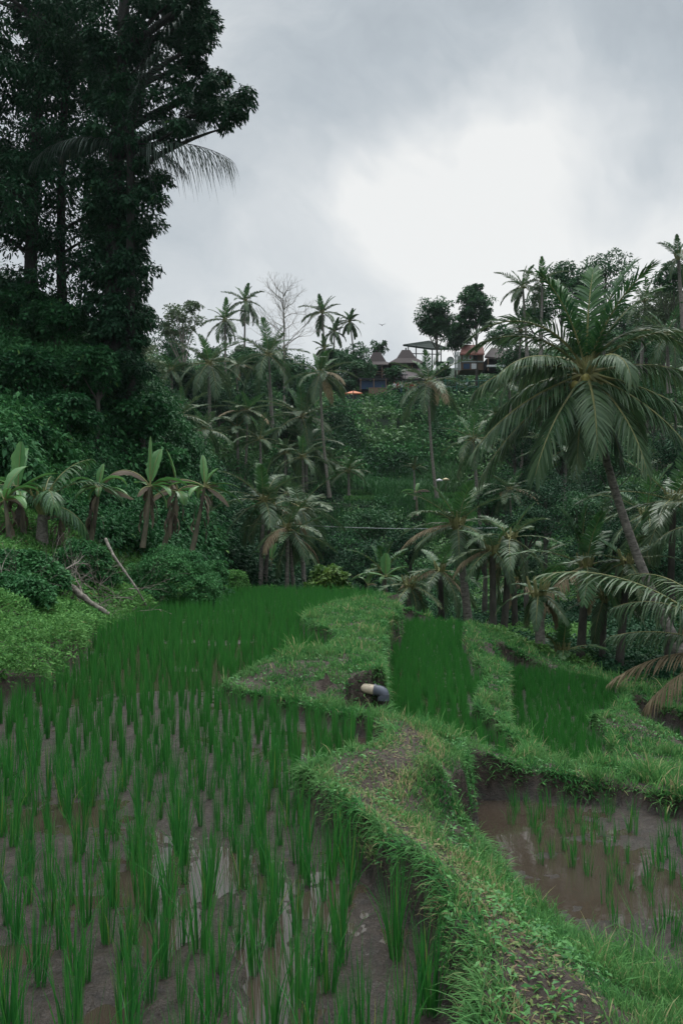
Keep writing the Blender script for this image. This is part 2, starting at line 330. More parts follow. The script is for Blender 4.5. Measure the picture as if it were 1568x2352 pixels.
PC = poly([(1142, 1537, -.9), (1229, 1553, -.9), (1332, 1565, -.9), (1399, 1587, -.9), (1403, 1618, -.75), (1366, 1643, -.75), (1324, 1676, -.9), (1353, 1709, -.9), (1374, 1750, -.9), (1372, 1788, -.5),
           (1283, 1775, -.5), (1275, 1709, -.4), (1208, 1672, -.35), (1192, 1643, -.9), (1188, 1577, -.9)])
PD = poly([(1461, 1647, -1.6), (1575, 1695, -1.6), (1750, 1760, -1.6), (1750, 1900, -1.6), (1560, 1815, -1.6), (1505, 1795, -1.6), (1470, 1700, -1.6)])
PE = poly([(1130, 1848, -.45), (1134, 1925, -.45), (1190, 1990, -.45), (1275, 2075, -.45), (1385, 2150, -.45), (1480, 2225, -.45), (1568, 2285, -.45), (1800, 2400, -.45), (2100, 2300, -.45), (2100, 2000, -.45), (1568, 1900, -.45), (1410, 1866, -.45), (1233, 1850, -.45)])
PADS = [(PA, 0.0, .09), (PB, -.45, .10), (PC, -.9, .12), (PD, -1.6, .15), (PE, -.45, .08)]
GROW = {(0.0, .09): .0, (-.45, .10): .08, (-.9, .12): .10, (-1.6, .15): .1, (-.45, .08): .13}
def sdist(x, y, pg):
    d = np.full(x.shape, 1e9); ins = np.zeros(x.shape, bool); n = len(pg)
    for i in range(n):
        ax, ay = pg[i]; bx, by = pg[(i + 1) % n]; ex, ey = bx - ax, by - ay
        t = np.clip(((x - ax) * ex + (y - ay) * ey) / (ex * ex + ey * ey + 1e-12), 0, 1)
        d = np.minimum(d, np.hypot(x - ax - t * ex, y - ay - t * ey))
        if ay != by: ins ^= ((ay > y) != (by > y)) & (x < ax + (y - ay) * ex / ey)
    return np.where(ins, -d, d)
def mud_relief(x, y, lev):
    r = .060 * fbm(x, y, .9, 2, 1) + .022 * fbm(x, y, .10, 3, 2) + .016 * fbm(x, y, .03, 3, 3) + .010
    if lev == 0.0:
        for q, w_, l_ in (((392, 2150), .10, .26), ((615, 2150), .09, .24), ((640, 2290), .10, .2), ((30, 2190), .12, .1), ((350, 2020), .07, .16), ((200, 2075), .16, .05), ((240, 2380), .1, .2), ((500, 2000), .08, .2), ((760, 2080), .08, .14)):
            c = Wp(*q, 0); r = r - .055 * np.exp(-((x - c[0] + .1 * fbm(x, y, .2, 2, 4)) / w_) ** 2 - ((y - c[1] + .1 * fbm(x, y, .2, 2, 3)) / l_) ** 2)
        r = r - .022 * np.clip((y - 7) / 3, 0, 1)
    if lev == -.45: r = r * .9 + .014 * np.clip((x - 1.75) / .5, -1.8, 1) + .012 * np.sin((y * 3.3 + x * .8) * 5) * .3
    return r
path_pts = poly([(1330, 2500, .22), (1225, 2300, .22), (1150, 2110, .22), (1065, 2025, .22), (985, 1950, .22), (900, 1880, .22), (830, 1820, .22), (840, 1785, .2), (900, 1740, .2), (950, 1695, .15), (880, 1665, .14)])
path2 = poly([(860, 1500, .15), (790, 1465, .15), (735, 1435, .15), (760, 1418, .15)])
def pdist(x, y, pl):
    d = np.full(x.shape, 1e9)
    for i in range(len(pl) - 1):
        ax, ay = pl[i]; ex, ey = pl[i + 1] - pl[i]
        t = np.clip(((x - ax) * ex + (y - ay) * ey) / (ex * ex + ey * ey), 0, 1)
        d = np.minimum(d, np.hypot(x - ax - t * ex, y - ay - t * ey))
    return d
def terrain(x, y):
    zo = base_h(x, y) + .05 * fbm(x, y, .6, 3, 4) + .02 * fbm(x, y, .12, 2, 5)
    mud = np.zeros(x.shape); z = zo.copy(); edge = np.full(x.shape, 9.)
    wob = .10 * fbm(x, y, .35, 3, 2) + .05 * fbm(x, y, .09, 2, 3)
    for pg, lev, w in PADS:
        sd = sdist(x, y, pg) + wob - GROW[lev, w]
        t = np.clip(sd / w, 0, 1); t = t * t * (3 - 2 * t)
        zin = lev + mud_relief(x, y, lev)
        zz = zin * (1 - t) + np.maximum(zo, lev + .06) * t if True else z
        near = sd < w
        z = np.where(near, zz, z); mud = np.where(sd < w * .25, 1., mud)
        rim = (sd >= w) & (sd < .28)
        z = np.where(rim, np.maximum(z, lev + .06), z)
        edge = np.minimum(edge, np.abs(sd))
    pd = np.minimum(pdist(x, y, path_pts) + .10 * fbm(x, y, .25, 3, 1), pdist(x, y, path2) + .05)
    pc_ = P(848, 1600, 7.42); q_ = np.hypot((x - pc_[0]) / .31, (y - 7.50) / .34) + .5 * fbm(x, y, .12, 2, 2)
    t = np.clip((1.08 - q_) / .16, 0, 1); z = z * (1 - t) + np.minimum(z, -.06 + .03 * q_) * t
    q2 = np.hypot((x - .90) / .19, (y - 5.17) / .24) + .4 * fbm(x, y, .1, 2, 3); t = np.clip((1.05 - q2) / .18, 0, 1); z = z * (1 - t) + np.minimum(z, -.38) * t
    dirt = np.clip(1.25 - pd / np.where(y < 3.6, .065, .105), 0, 1) * (mud < .5)
    bare = np.clip(1.3 - np.hypot(x - Wp(560, 1583, .1)[0], (y - Wp(560, 1583, .1)[1]) * .8) / .22, 0, 1)
    dirt = np.maximum(dirt, bare * (mud < .5)); z = z - dirt * .015
    return z, mud, dirt, edge
NU, NS = 620, 900
uu = np.linspace(-.78, .78, NU); ss = np.geomspace(.6, 34, NS)
GU, GS = np.meshgrid(uu, ss); GX, GY = GU * GS, GS - 1.5
GZ, GM, GD, GE = terrain(GX, GY)
idx = np.arange(NU * NS).reshape(NS, NU)
gF = np.stack([idx[:-1, :-1], idx[:-1, 1:], idx[1:, 1:], idx[1:, :-1]], -1).reshape(-1, 4)
g_o = build('ground', [(np.stack([GX, GY, GZ], -1).reshape(-1, 3), gF, GM.ravel())], M['ground'], smooth=True); tag(g_o, kind='structure')
# distant hills: one coarse sheet; runs under the near ground
hx, hy = np.meshgrid(np.arange(-150, 190, 1.6), np.arange(-45, 205, 1.6)); hz_ = base_h(hx, hy) + 1.2 * fbm(hx, hy, 9, 3, 2) * np.clip((hy - 30) / 20, 0, 1)
s_ = hy + 1.5; under = (np.abs(hx) < .78 * s_ - 2.0) & (s_ < 32.0) & (s_ > 1); hz_ = np.where(under, hz_ - 2.5, hz_ - .25)
hi = np.arange(hx.size).reshape(hx.shape); hF = np.stack([hi[:-1, :-1], hi[:-1, 1:], hi[1:, 1:], hi[1:, :-1]], -1).reshape(-1, 4)
h_o = build('hills', [(np.stack([hx, hy, hz_], -1).reshape(-1, 3), hF, .5)], M['hill'], smooth=True); tag(h_o, kind='structure')
# water sheets
def water(pg, z, grow=.12):
    n = len(pg); e1 = np.roll(pg, -1, 0) - pg; e1 /= np.linalg.norm(e1, axis=1)[:, None]; nn = np.c_[e1[:, 1], -e1[:, 0]]
    ar = np.sum(pg[:, 0] * np.roll(pg[:, 1], -1) - pg[:, 1] * np.roll(pg[:, 0], -1)); pg = pg + (nn + np.roll(nn, 1, 0)) * .5 * (.16 if ar > 0 else -.16)
    V = np.c_[pg, np.full(n, z)]
    me = bpy.data.meshes.new('water'); me.from_pydata([tuple(v) for v in V], [], [tuple(range(n))]); me.materials.append(M['water'])
    o = bpy.data.objects.new('water', me); COL.objects.link(o); tag(o, kind='structure'); return o
water(PA, .001); water(PB, -.45 + .002); water(PC, -.9 + .002); water(PD, -1.6 + .004); water(PE, -.45 - .002)

# ------------------------------------------------------------------ grass on the bunds
def grid_scatter(dens, rng):
    """dens per grid cell (blades per m2) -> points on the ground grid"""
    A = np.stack([GX, GY, GZ], -1); e1 = A[:-1, 1:] - A[:-1, :-1]; e2 = A[1:, :-1] - A[:-1, :-1]
    area = np.linalg.norm(np.cross(e1, e2), axis=-1)
    n = rng.poisson(np.clip(dens * area, 0, 50)); I, J = np.nonzero(n); rep = n[I, J]; I = np.repeat(I, rep); J = np.repeat(J, rep)
    a = rng.random(len(I))[:, None]; b = rng.random(len(I))[:, None]
    return A[I, J] * (1 - a) * (1 - b) + A[I, J + 1] * a * (1 - b) + A[I + 1, J] * (1 - a) * b + A[I + 1, J + 1] * a * b, I, J
cell = lambda G: (G[:-1, :-1] + G[1:, 1:]) / 2
cX, cY, cZ, cM, cD, cE = map(cell, (GX, GY, GZ, GM, GD, GE))
dzx = np.abs(GZ[1:, 1:] - GZ[:-1, :-1]) / np.hypot(GX[1:, 1:] - GX[:-1, :-1], GY[1:, 1:] - GY[:-1, :-1])
steep = np.clip((dzx - 1.0) / 1.2, 0, 1)
vis = np.abs(cX) < .47 * np.maximum(cY, .1) + .5
dist = np.maximum(np.hypot(cX, cY), 1.5)
leftb = (cX < -1.3 - .02 * cY) & (sdist(cX, cY, PA) > 0)         # left bank
land = (cM < .4) & vis & (cY > 1.4)
# grass ----
g1 = np.random.default_rng(11)
dn = 9000 * np.clip(3.6 / dist, .06, 1) ** 1.15
patch = fbm(cX, cY, .45, 3, 3)
pipe_pit = (np.hypot(cX - P(872, 1600, 7.6)[0], (cY - 7.5) * .8) < .22 + .15 * fbm(cX, cY, .1, 2, 2))
dens = dn * land * ~leftb * (1 - .88 * cD) * (1 - .15 * steep) * (1 + .9 * patch) * (1 - .75 * pipe_pit) * np.clip(1 + 3.2 * fbm(cX, cY, .14, 2, 1), .1, 2)
dens = np.where(cY > 27, 0, dens)
pt, I, J = grid_scatter(dens, g1); N = len(pt); dd = np.hypot(pt[:, 0], pt[:, 1])
edgef = cE[I, J]; trod = np.clip(1.2 - np.minimum(pdist(pt[:, 0], pt[:, 1], path_pts), 9) / .30, 0, 1)
tall = np.clip(1 - edgef / .18, 0, 1)
tuft = fbm(pt[:, 0], pt[:, 1], .16, 2, 1)
L = g1.gamma(5, .2, N) * (.036 + .020 * tall + .042 * np.clip(patch[I, J] * 3, 0, 1)) * np.clip(1 + tuft * 2.6, .35, 2.2) * (1 + 1.1 * np.clip((pt[:, 0] - .95) * 2, 0, 1) * (pt[:, 1] < 4.6)) * (1 - .5 * trod) * np.clip(.85 + dd * .03, 1, 1.35)
hw = .0022 * np.clip(dd / 3.2, 1, 6) ** .85 * g1.uniform(.7, 1.4, N)
rn = np.clip(g1.beta(1.6, 1.6, N) * .8 + .13 + tuft * .9 + .45 * (trod - .15) * g1.random(N) + np.where(g1.random(N) < .03 + .12 * trod, .6, 0), 0, 1)
b_ = blades(pt, g1.random(N) * 6.283, L, hw, g1.normal(.3, .25, N) + .7 * steep[I, J], g1.uniform(.2, 1.5, N) + .8 * steep[I, J], 4, g1)
parts = [(b_[0], b_[1], np.repeat(rn, 8))]
o = build('grass', parts, M['grass']); tag(o, 'short green grass covering the earth bunds between the paddies', 'grass', kind='stuff')
# grass hanging over the cut edges
ov, ovd = [], []
for pg, lev, w in PADS:
    n_ = len(pg); e1 = np.roll(pg, -1, 0) - pg; sl = np.hypot(e1[:, 0], e1[:, 1]); dm = np.maximum(np.hypot(*(pg + e1 / 2).T), 2.); cnt = g1.poisson(np.where(pg[:, 1] > 1, sl * 620 * np.clip(4 / dm, .12, 1.2), 0))
    k = np.repeat(np.arange(n_), cnt); t = g1.random(len(k)); q = pg[k] + e1[k] * t[:, None]; nn = nrm(np.c_[e1[k][:, 1], -e1[k][:, 0]]); ar = np.sum(pg[:, 0] * np.roll(pg[:, 1], -1) - pg[:, 1] * np.roll(pg[:, 0], -1)); nn = nn * (1 if ar > 0 else -1)
    wobk = .10 * fbm(q[:, 0], q[:, 1], .35, 3, 2) + .05 * fbm(q[:, 0], q[:, 1], .09, 2, 3)
    q = q + nn * (w + GROW[lev, w] - wobk + g1.uniform(-.03, .07, len(k)))[:, None]; ov.append(q); ovd.append(np.arctan2(-nn[:, 1], -nn[:, 0]))
q = np.concatenate(ov); a_ = np.concatenate(ovd); z_, m_, _, _ = terrain(q[:, 0], q[:, 1]); ok = (m_ < .5) & (np.abs(q[:, 0]) < .5 * q[:, 1] + .5) & (q[:, 1] > 1.5) & (q[:, 1] < 27) & ~((q[:, 0] < -1.3 - .02 * q[:, 1])); q, a_, z_ = q[ok], a_[ok], z_[ok]; N = len(q); dd = np.hypot(q[:, 0], q[:, 1])
b_ = blades(np.c_[q, z_ - .005], a_ + g1.normal(0, 1.0, N), g1.uniform(.035, .11, N) * np.clip(1 + 3 * fbm(q[:, 0], q[:, 1], .2, 2, 1), .5, 1.8), .0028 * np.clip(dd / 3.2, 1, 5) ** .85 * g1.uniform(.7, 1.4, N), g1.uniform(.5, 1.5, N), g1.uniform(.6, 1.7, N), 5, g1)
o = build('overhanging_grass', [(b_[0], b_[1], np.repeat(np.clip(g1.beta(2, 2, N) * .8 + .25 * (g1.random(N) < .06), 0, 1), 10))], M['grass']); tag(o, 'grass hanging over the cut edges of the bunds', 'grass', kind='stuff')
print('grass blades', N)
# broad leaved weeds in patches on the bunds ----
wpatch = np.clip(fbm(cX, cY, .5, 3, 5) * 6 + .05, 0, 1)
bank = ((cX > .5) & (cY < 6.3)).astype(float)
dens = dn * .30 * land * ~leftb * (1 - cD * .7) * (wpatch * (.35 + .65 * bank) + .35 * steep) * (cY < 22)
pt, I, J = grid_scatter(dens, g1); N = len(pt); dd = np.hypot(pt[:, 0], pt[:, 1])
az = g1.random(N) * 6.283; el = g1.uniform(.0, 1.1, N); ax = np.stack([np.cos(az) * np.cos(el), np.sin(az) * np.cos(el), np.sin(el)], -1)
pt[:, 2] += g1.random(N) * .05
lv = leaves(pt, ax, g1.uniform(.02, .042, N) * np.clip(dd / 4, 1, 3) ** .6, g1, .17, .4)
o = build('weeds', [(lv[0], lv[1], np.repeat(g1.random(N), 6))], M['weed']); tag(o, 'low broad leaved weeds growing among the bund grass', 'weeds', kind='stuff')
print('weeds', N)
# trodden plants on the path
dens = dn * .35 * land * ~leftb * np.clip(1.3 - np.minimum(pdist(cX, cY, path_pts), 9) / .20, 0, 1) * (cY < 10) * (steep < .05) * (sdist(cX, cY, PA) > .16)
pt, I, J = grid_scatter(dens, g1); N = len(pt); az = g1.random(N) * 6.283; el = g1.uniform(-.1, .5, N); ax = np.stack([np.cos(az) * np.cos(el), np.sin(az) * np.cos(el), np.sin(el)], -1); pt[:, 2] += g1.random(N) * .015
lv = leaves(pt, ax, g1.uniform(.012, .035, N), g1, .16, .2)
o = build('trodden_plants', [(lv[0], lv[1], np.repeat(np.clip(g1.random(N) + .1, 0, 1), 6))], M['trod']); tag(o, 'trampled yellowish plants lying flat on the earth path', 'trodden plants', kind='stuff')
# left bank cover ----
g2 = np.random.default_rng(12)
hgt = np.clip(fbm(cX, cY, .8, 3, 1) * 5 + .5, .05, 1.7)
dens = 5200 * np.clip(7 / dist, .12, 1) ** 1.3 * land * leftb * (cY < 27)
pt, I, J = grid_scatter(dens, g2); N = len(pt); dd = np.hypot(pt[:, 0], pt[:, 1]); far = pt[:, 1] > 12.5
hh = hgt[I, J] * np.where(far, .12, .26); lift = g2.random(N) ** .6 * hh
pt2 = pt + np.c_[g2.normal(0, .03, (N, 2)), lift]
az = g2.random(N) * 6.283; el = g2.normal(.5, .5, N); ax = np.stack([np.cos(az) * np.cos(el), np.sin(az) * np.cos(el), np.sin(el)], -1)
lv = leaves(pt2, ax, g2.uniform(.03, .065, N) * np.clip(dd / 9, 1, 2), g2, .2, .3)
o = build('ground_cover', [(lv[0], lv[1], np.repeat(np.clip(g2.random(N) * .93 + (g2.random(N) < .03) * .2, 0, 1), 6))], M['cover']); tag(o, 'pale green creeping ground cover on the left bank', 'ground cover', kind='stuff')
print('cover', N)

# ------------------------------------------------------------------ rice
def rice_parts(rng, n, H, spread, hw, K=4, bend=.35):
    a = rng.random(n) * 6.283; r = rng.random(n) ** .5 * .022
    b = np.stack([np.cos(a) * r, np.sin(a) * r, np.full(n, -.03)], -1)
    L = H * rng.uniform(.62, 1.08, n); lean = np.abs(rng.normal(0, spread, n)); 
    return b, a + rng.normal(0, .5, n), L, np.full(n, hw) * rng.uniform(.8, 1.2, n), lean, rng.uniform(-.05, bend, n) * rng.random(n) + (rng.random(n) < .12) * rng.uniform(.3, 1.1, n)
def rice_mesh(rng, n, H, spread, hw, K=5, bend=.5):
    b, a, L, w, le, be = rice_parts(rng, n, H, spread, hw, K, bend)
    V, Fq = blades(b, a, L, w, le, be, K, rng)
    return V, Fq, np.repeat(rng.random(n), 2 * K)
def field_points(pg, sp_u, sp_v, vpx, rng, jit, margin):
    v = np.array([(vpx - CX) / F, 1.0]); v /= np.linalg.norm(v); u = np.array([v[1], -v[0]])
    c = pg @ np.c_[u, v]; lo = c.min(0); hi_ = c.max(0)
    a, b = np.meshgrid(np.arange(lo[0], hi_[0], sp_u), np.arange(lo[1], hi_[1], sp_v))
    a = a + (np.arange(a.shape[0]) % 2)[:, None] * sp_u * .5 * (jit > .035) + rng.normal(0, sp_u * .15, a.shape[0])[:, None]
    p = np.stack([a.ravel(), b.ravel()], -1) + rng.normal(0, jit, (a.size, 2)); xy = p[:, :1] * u + p[:, 1:] * v
    wob = .10 * fbm(xy[:, 0], xy[:, 1], .35, 3, 2) + .05 * fbm(xy[:, 0], xy[:, 1], .09, 2, 3)
    return xy[sdist(xy[:, 0], xy[:, 1], pg) + wob < -margin]
rr = np.random.default_rng(21)
XA = field_points(PA, .152, .17, 470, rr, .036, .05)
XA = XA[(np.abs(XA[:, 0]) < .50 * XA[:, 1] + .35) & (XA[:, 1] > 1.75)]
XA = XA[(XA[:, 1] > 9) | (rr.random(len(XA)) > .04)]
XA = XA[np.argsort(XA[:, 1])]
print('rice A', len(XA))
protos = [build('rice_clump', [rice_mesh(rr, int(rr.integers(20, 34)), .375, .085, .0025)], M['rice']) for _ in range(8)]
RICE_L = 'upright green rice clump with its foot in the wet mud of the big left paddy'
for i in range(min(300, len(XA))):
    o = protos[i] if i < 8 else protos[i % 8].copy()
    if i >= 8: COL.objects.link(o)
    x, y = XA[i]; s = rr.uniform(.72, 1.16) * (1 - .12 * (fbm(np.array([x]), np.array([y]), 1.0, 2, 4)[0]))
    o.location = (x, y, .0); o.rotation_euler = (rr.normal(0, .03), rr.normal(0, .03), rr.random() * 6.28); o.scale = (s * rr.uniform(.9, 1.25), s * rr.uniform(.9, 1.25), s)
    tag(o, RICE_L, 'rice clump', 'rice clumps planted in the big left paddy')
def rice_stuff(pts, z, H, nb0, label, rng, hw0=.0026, mat='rice_far', ref=9., slim=1.):
    parts = []; n = len(pts); B = []
    d = pts[:, 1]; nb = np.clip(nb0 * ref / d, 9, nb0).astype(int); rep = np.repeat(np.arange(n), nb); N = len(rep)
    a = rng.random(N) * 6.283; r = rng.random(N) ** .5 * .024 * slim
    b = np.c_[pts[rep, 0] + np.cos(a) * r, pts[rep, 1] + np.sin(a) * r, np.full(N, z - .02)]
    hsc = (rng.uniform(.85, 1.12, n) * (1 + .25 * fbm(pts[:, 0], pts[:, 1], 1.5, 2, 4)))[rep]
    L = H * hsc * rng.uniform(.6, 1.08, N)
    V, Fq = blades(b, a + rng.normal(0, .5, N), L, hw0 * np.clip(nb0 / nb[rep], 1, 3.4) ** .65 * rng.uniform(.8, 1.2, N), np.abs(rng.normal(0, .10 * slim, N)), rng.uniform(-.05, .45 * slim, N) * rng.random(N), 4, rng)
    o = build('rice', [(V, Fq, np.repeat(np.clip(rng.random(N) * .7 + .3 * rng.random(n)[rep], 0, 1), 8))], M[mat]); tag(o, label, 'rice', kind='stuff')
rice_stuff(XA[300:], 0, .335, 26, 'green rice filling the far part of the big left paddy', rr, slim=.6)
XB = field_points(PB, .13, .12, 1000, rr, .03, -.07); rice_stuff(XB, -.45, .29, 30, 'bright green rice in the middle terrace below the pipe', rr, .0027, ref=10)
XC = field_points(PC, .12, .12, 1150, rr, .03, -.09); rice_stuff(XC, -.9, .28, 30, 'green rice in the curved terrace right of the middle one', rr, .0027, ref=10)
XD = field_points(PD, .16, .16, 1150, rr, .025, .05); rice_stuff(XD, -1.6, .25, 24, 'dark green rice in the lowest terrace at the right edge', rr, .0035, ref=11)
XE = field_points(PE, .135, .15, 1000, rr, .04, -.04)
XE = XE[(XE[:, 0] < .5 * XE[:, 1] + .3) & (XE[:, 0] > 1.2 + .2 * (XE[:, 1] < 4.9)) & (rr.random(len(XE)) > .1)]
print('pond', len(XE), 'B', len(XB), 'C', len(XC), 'D', len(XD))
pe = [build('rice_seedling', [rice_mesh(rr, int(rr.integers(9, 17)), .225, .10, .0026, 4)], M['rice']) for _ in range(6)]
for i, (x, y) in enumerate(XE[:290]):
    o = pe[i] if i < 6 else pe[i % 6].copy()
    if i >= 6: COL.objects.link(o)
    s = rr.uniform(.75, 1.2); o.location = (x, y, -.45); o.rotation_euler = (rr.normal(0, .06), rr.normal(0, .06), rr.random() * 6.28); o.scale = (s, s, s)
    tag(o, 'short thin rice seedling standing in the brown puddled paddy at the right', 'rice seedling', 'rice seedlings in the muddy right paddy')
M['bushb'] = leafmat('bright_bush_leaf', [(0, (.030, .13, .045)), (.9, (.085, .25, .08)), (1, (.17, .32, .11))], .6, .25, .14)
M['shruby'] = leafmat('yellow_shrub_leaf', [(0, (.04, .14, .03)), (1, (.20, .30, .06))], .5, .3, .3)
M['dbark'] = barkmat('dark_bark', (.012, .014, .013), (.05, .05, .045), 5, .9, .5, (1, 1, .4))
M['twig'] = barkmat('twig_bark', (.10, .085, .075), (.30, .26, .23), 5, .9, .1)
M['wood'] = flat('brown_wood', (.16, .105, .075), .8); M['black'] = flat('black_cloth', (.012, .014, .018), .8)
M['rooft'] = flat('brown_roof_tile', (.050, .038, .038), .8); M['roofp'] = flat('purple_roof', (.05, .036, .042), .8); M['roofr'] = flat('rusty_roof', (.22, .09, .075), .8)
M['greenroof'] = flat('green_metal_roof', (.012, .022, .018), .95); M['steel'] = flat('steel_post', (.10, .10, .11), .5); M['whitew'] = flat('white_wall', (.62, .62, .64), .7); M['pale'] = flat('pale_panel', (.34, .38, .37), .7)
M['blue'] = flat('blue_tarp', (.02, .05, .11), .6); M['orange'] = flat('orange_canvas', (.50, .17, .08), .7); M['tarp'] = flat('dark_net', (.03, .038, .05), .8); M['red'] = flat('red_cloth', (.30, .04, .04), .7)
M['greenp'] = flat('green_paint', (.03, .13, .10), .6); M['cream'] = flat('cream_cloth', (.55, .47, .28), .7); M['skin'] = flat('skin', (.35, .20, .14), .6)
M['pvc'] = flat('white_pvc', (.60, .50, .38), .4); M['pvcg'] = flat('grey_pvc', (.10, .11, .14), .3); M['trickle'] = flat('water_trickle', (.35, .34, .33), .1); M['wire'] = flat('wire', (.25, .28, .28), .5)

# ------------------------------------------------------------------ palms
def frond_geo(rng, L, elev, az, droop, nl, ll, lw, hang, vee=.1, K=4, rr_=.018, tw=.25, curl=0.):
    s = np.linspace(0, 1, 16); ang = elev - droop * s ** 1.35
    ds = L / 15; mid = (ang[1:] + ang[:-1]) / 2
    x = np.r_[0, np.cumsum(np.cos(mid) * ds)]; z = np.r_[0, np.cumsum(np.sin(mid) * ds)]; y = curl * L * s ** 2
    R = tube(np.c_[x, y, z], rr_ * (1 - .85 * s) * (1 + .8 * (s < .08)), 4)
    sl = np.sort(np.linspace(.15, .995, nl) + rng.normal(0, .25 / nl, nl)); sl = np.clip(sl, .1, .998); sl = np.r_[sl, sl]; side = np.r_[np.ones(nl), -np.ones(nl)]
    N = len(sl); bx = np.interp(sl, s, x); by = np.interp(sl, s, y); bz = np.interp(sl, s, z); a = np.interp(sl, s, ang)
    T = np.c_[np.cos(a), np.zeros(N), np.sin(a)]; Nn = np.c_[-np.sin(a), np.zeros(N), np.cos(a)]; Y = np.c_[np.zeros(N), side, np.zeros(N)]
    fw = .40 + .75 * sl ** 1.5 + rng.normal(0, .06, N)
    D = nrm(Y * np.cos(fw)[:, None] + T * np.sin(fw)[:, None] + Nn * (vee + rng.normal(0, .07, N))[:, None])
    ln = ll * L * np.sin(np.pi * np.clip(sl * .80 + .14, 0, 1)) ** .55 * rng.uniform(.85, 1.08, N)
    t = np.linspace(0, 1, K); h = hang * rng.uniform(.7, 1.3, N)
    C = np.c_[bx, by, bz][:, None] + D[:, None] * (ln[:, None] * t * (1 - .25 * h[:, None] * t))[..., None]
    C[..., 2] -= (h * ln)[:, None] * t ** 1.8
    wv = nrm(np.cross(D, Nn) + Nn * rng.normal(0, tw, N)[:, None])
    pr = np.interp(t, [0, .25, .7, 1], [.5, 1, .8, .05])
    V, Fq = ribbons(C, wv[:, None] * (lw * pr)[None, :, None])
    att = np.repeat(np.clip(rng.random(N) * .55 + .35 * rng.random() + .1 * (sl > .8), 0, 1), 2 * K)
    return (rotz(R[0], az), R[1], .5), (rotz(V, az), Fq, att)
def auto_fronds(rng, n, L, nl=30, ll=.2, lw=.02, e0=1.35, e1=-.65, d0=.45, d1=1.0, hang=.42, dead=0):
    out = []
    for i in range(n):
        f = i / (n - 1); e = e0 + (e1 - e0) * f ** .85 + rng.normal(0, .1)
        out.append(dict(L=L * rng.uniform(.85, 1.1) * (.75 + .25 * min(1, f * 4)), elev=e, az=i * 2.39996 + rng.normal(0, .25), droop=(d0 + (d1 - d0) * math.sin(min(1, f * 1.3) * 1.57)) * rng.uniform(.8, 1.2),
                        nl=nl, ll=ll, lw=lw, hang=hang * (.3 + .8 * f), vee=.35 * (1 - f) + .02, mat='dead' if i >= n - dead else ('young' if f < .16 else 'old'), curl=rng.normal(0, .08)))
        if i >= n - dead: out[-1]['elev'] = rng.uniform(-.7, .1)
    return out
def palm(base, top, r, fr, label, group=None, lm='palm', tm='ptrunk', bend=0.0, rng=RNG, per_frond=False, nuts=0, rach=.018, sag=.0):
    base, top = np.array(base, float), np.array(top, float); root = empty('coconut_palm', tuple(base), label, 'palm tree', group)
    v = top - base; midp = base + v * .5 + np.array([bend, 0, sag]); tp = bez(base, midp, top, 14) - base; n = 14
    s = np.linspace(0, 1, 14); rad = r * (1.25 - .45 * s + .5 * np.exp(-s * 14))
    build('trunk', [(*tube(tp, rad, 9), .5)], M[tm], root, True)
    mats = [M['dbark' if lm == 'palmk' else 'rachis'], M[lm], M['palmd'], M['palmg']]; code = {'old': 1, 'dead': 2, 'young': 3}; off = top - base; allp = []
    for f in fr:
        f = dict(f); mt = code[f.pop('mat', 'old')]; Rk, Lf = frond_geo(rng, rr_=rach, **f)
        ps = [(Rk[0] + off, Rk[1], Rk[2], 2 if mt == 2 else 0), (Lf[0] + off, Lf[1], Lf[2], mt)]
        if per_frond:
            o = build('frond', ps, mats, root)
            if mt == 2: o['label'] = 'dry brown frond'
        else: allp += ps
    if allp: build('crown', allp, mats, root)
    # fibrous heart under the fronds
    q = []
    for i in range(10):
        a = i * .628 + rng.random(); q.append((*tube(bez((0, 0, -.3 * r / .12), (math.cos(a) * r * 1.8, math.sin(a) * r * 1.8, 0), (math.cos(a) * r * 2.6, math.sin(a) * r * 2.6, .4 * r / .12), 5) + off, [r * .5, r * .45, r * .35, r * .25, r * .1], 5), .5))
    build('leaf_base', q, M['dbark' if lm == 'palmk' else 'rachis'], root, True)
    for i in range(nuts):
        a = i * 1.1; s_ = np.linspace(-1, 1, 7); rd = .11 * np.sqrt(np.maximum(1 - s_ ** 2, .01)); c = off + np.array([math.cos(a) * .25, math.sin(a) * .25, -.18 - .1 * (i % 2)])
        build('coconut', [(*tube(c + np.c_[s_ * 0, s_ * 0, s_ * .13], rd, 9), .5)], M['nut'], root, True)
    return root
M['nut'] = flat('coconut_husk', (.30, .27, .08), .5)
M['gravel_white'] = flat('white_paint', (.7, .7, .68), .6)
R_ = np.random.default_rng(31)
deg = math.radians
def fd(az, elev, droop, Lpx, d, **k):
    f = dict(L=Lpx * d / F, elev=deg(elev), az=deg(az), droop=deg(droop), nl=62, ll=.24, lw=.021, hang=.8, vee=.05); f.update(k); return f
def gz(px, d, dz=-.15):     # point on the terrain under image column px at distance d
    x = (px - CX) * d / F; return (x, d, float(base_h(x, d)) + dz)
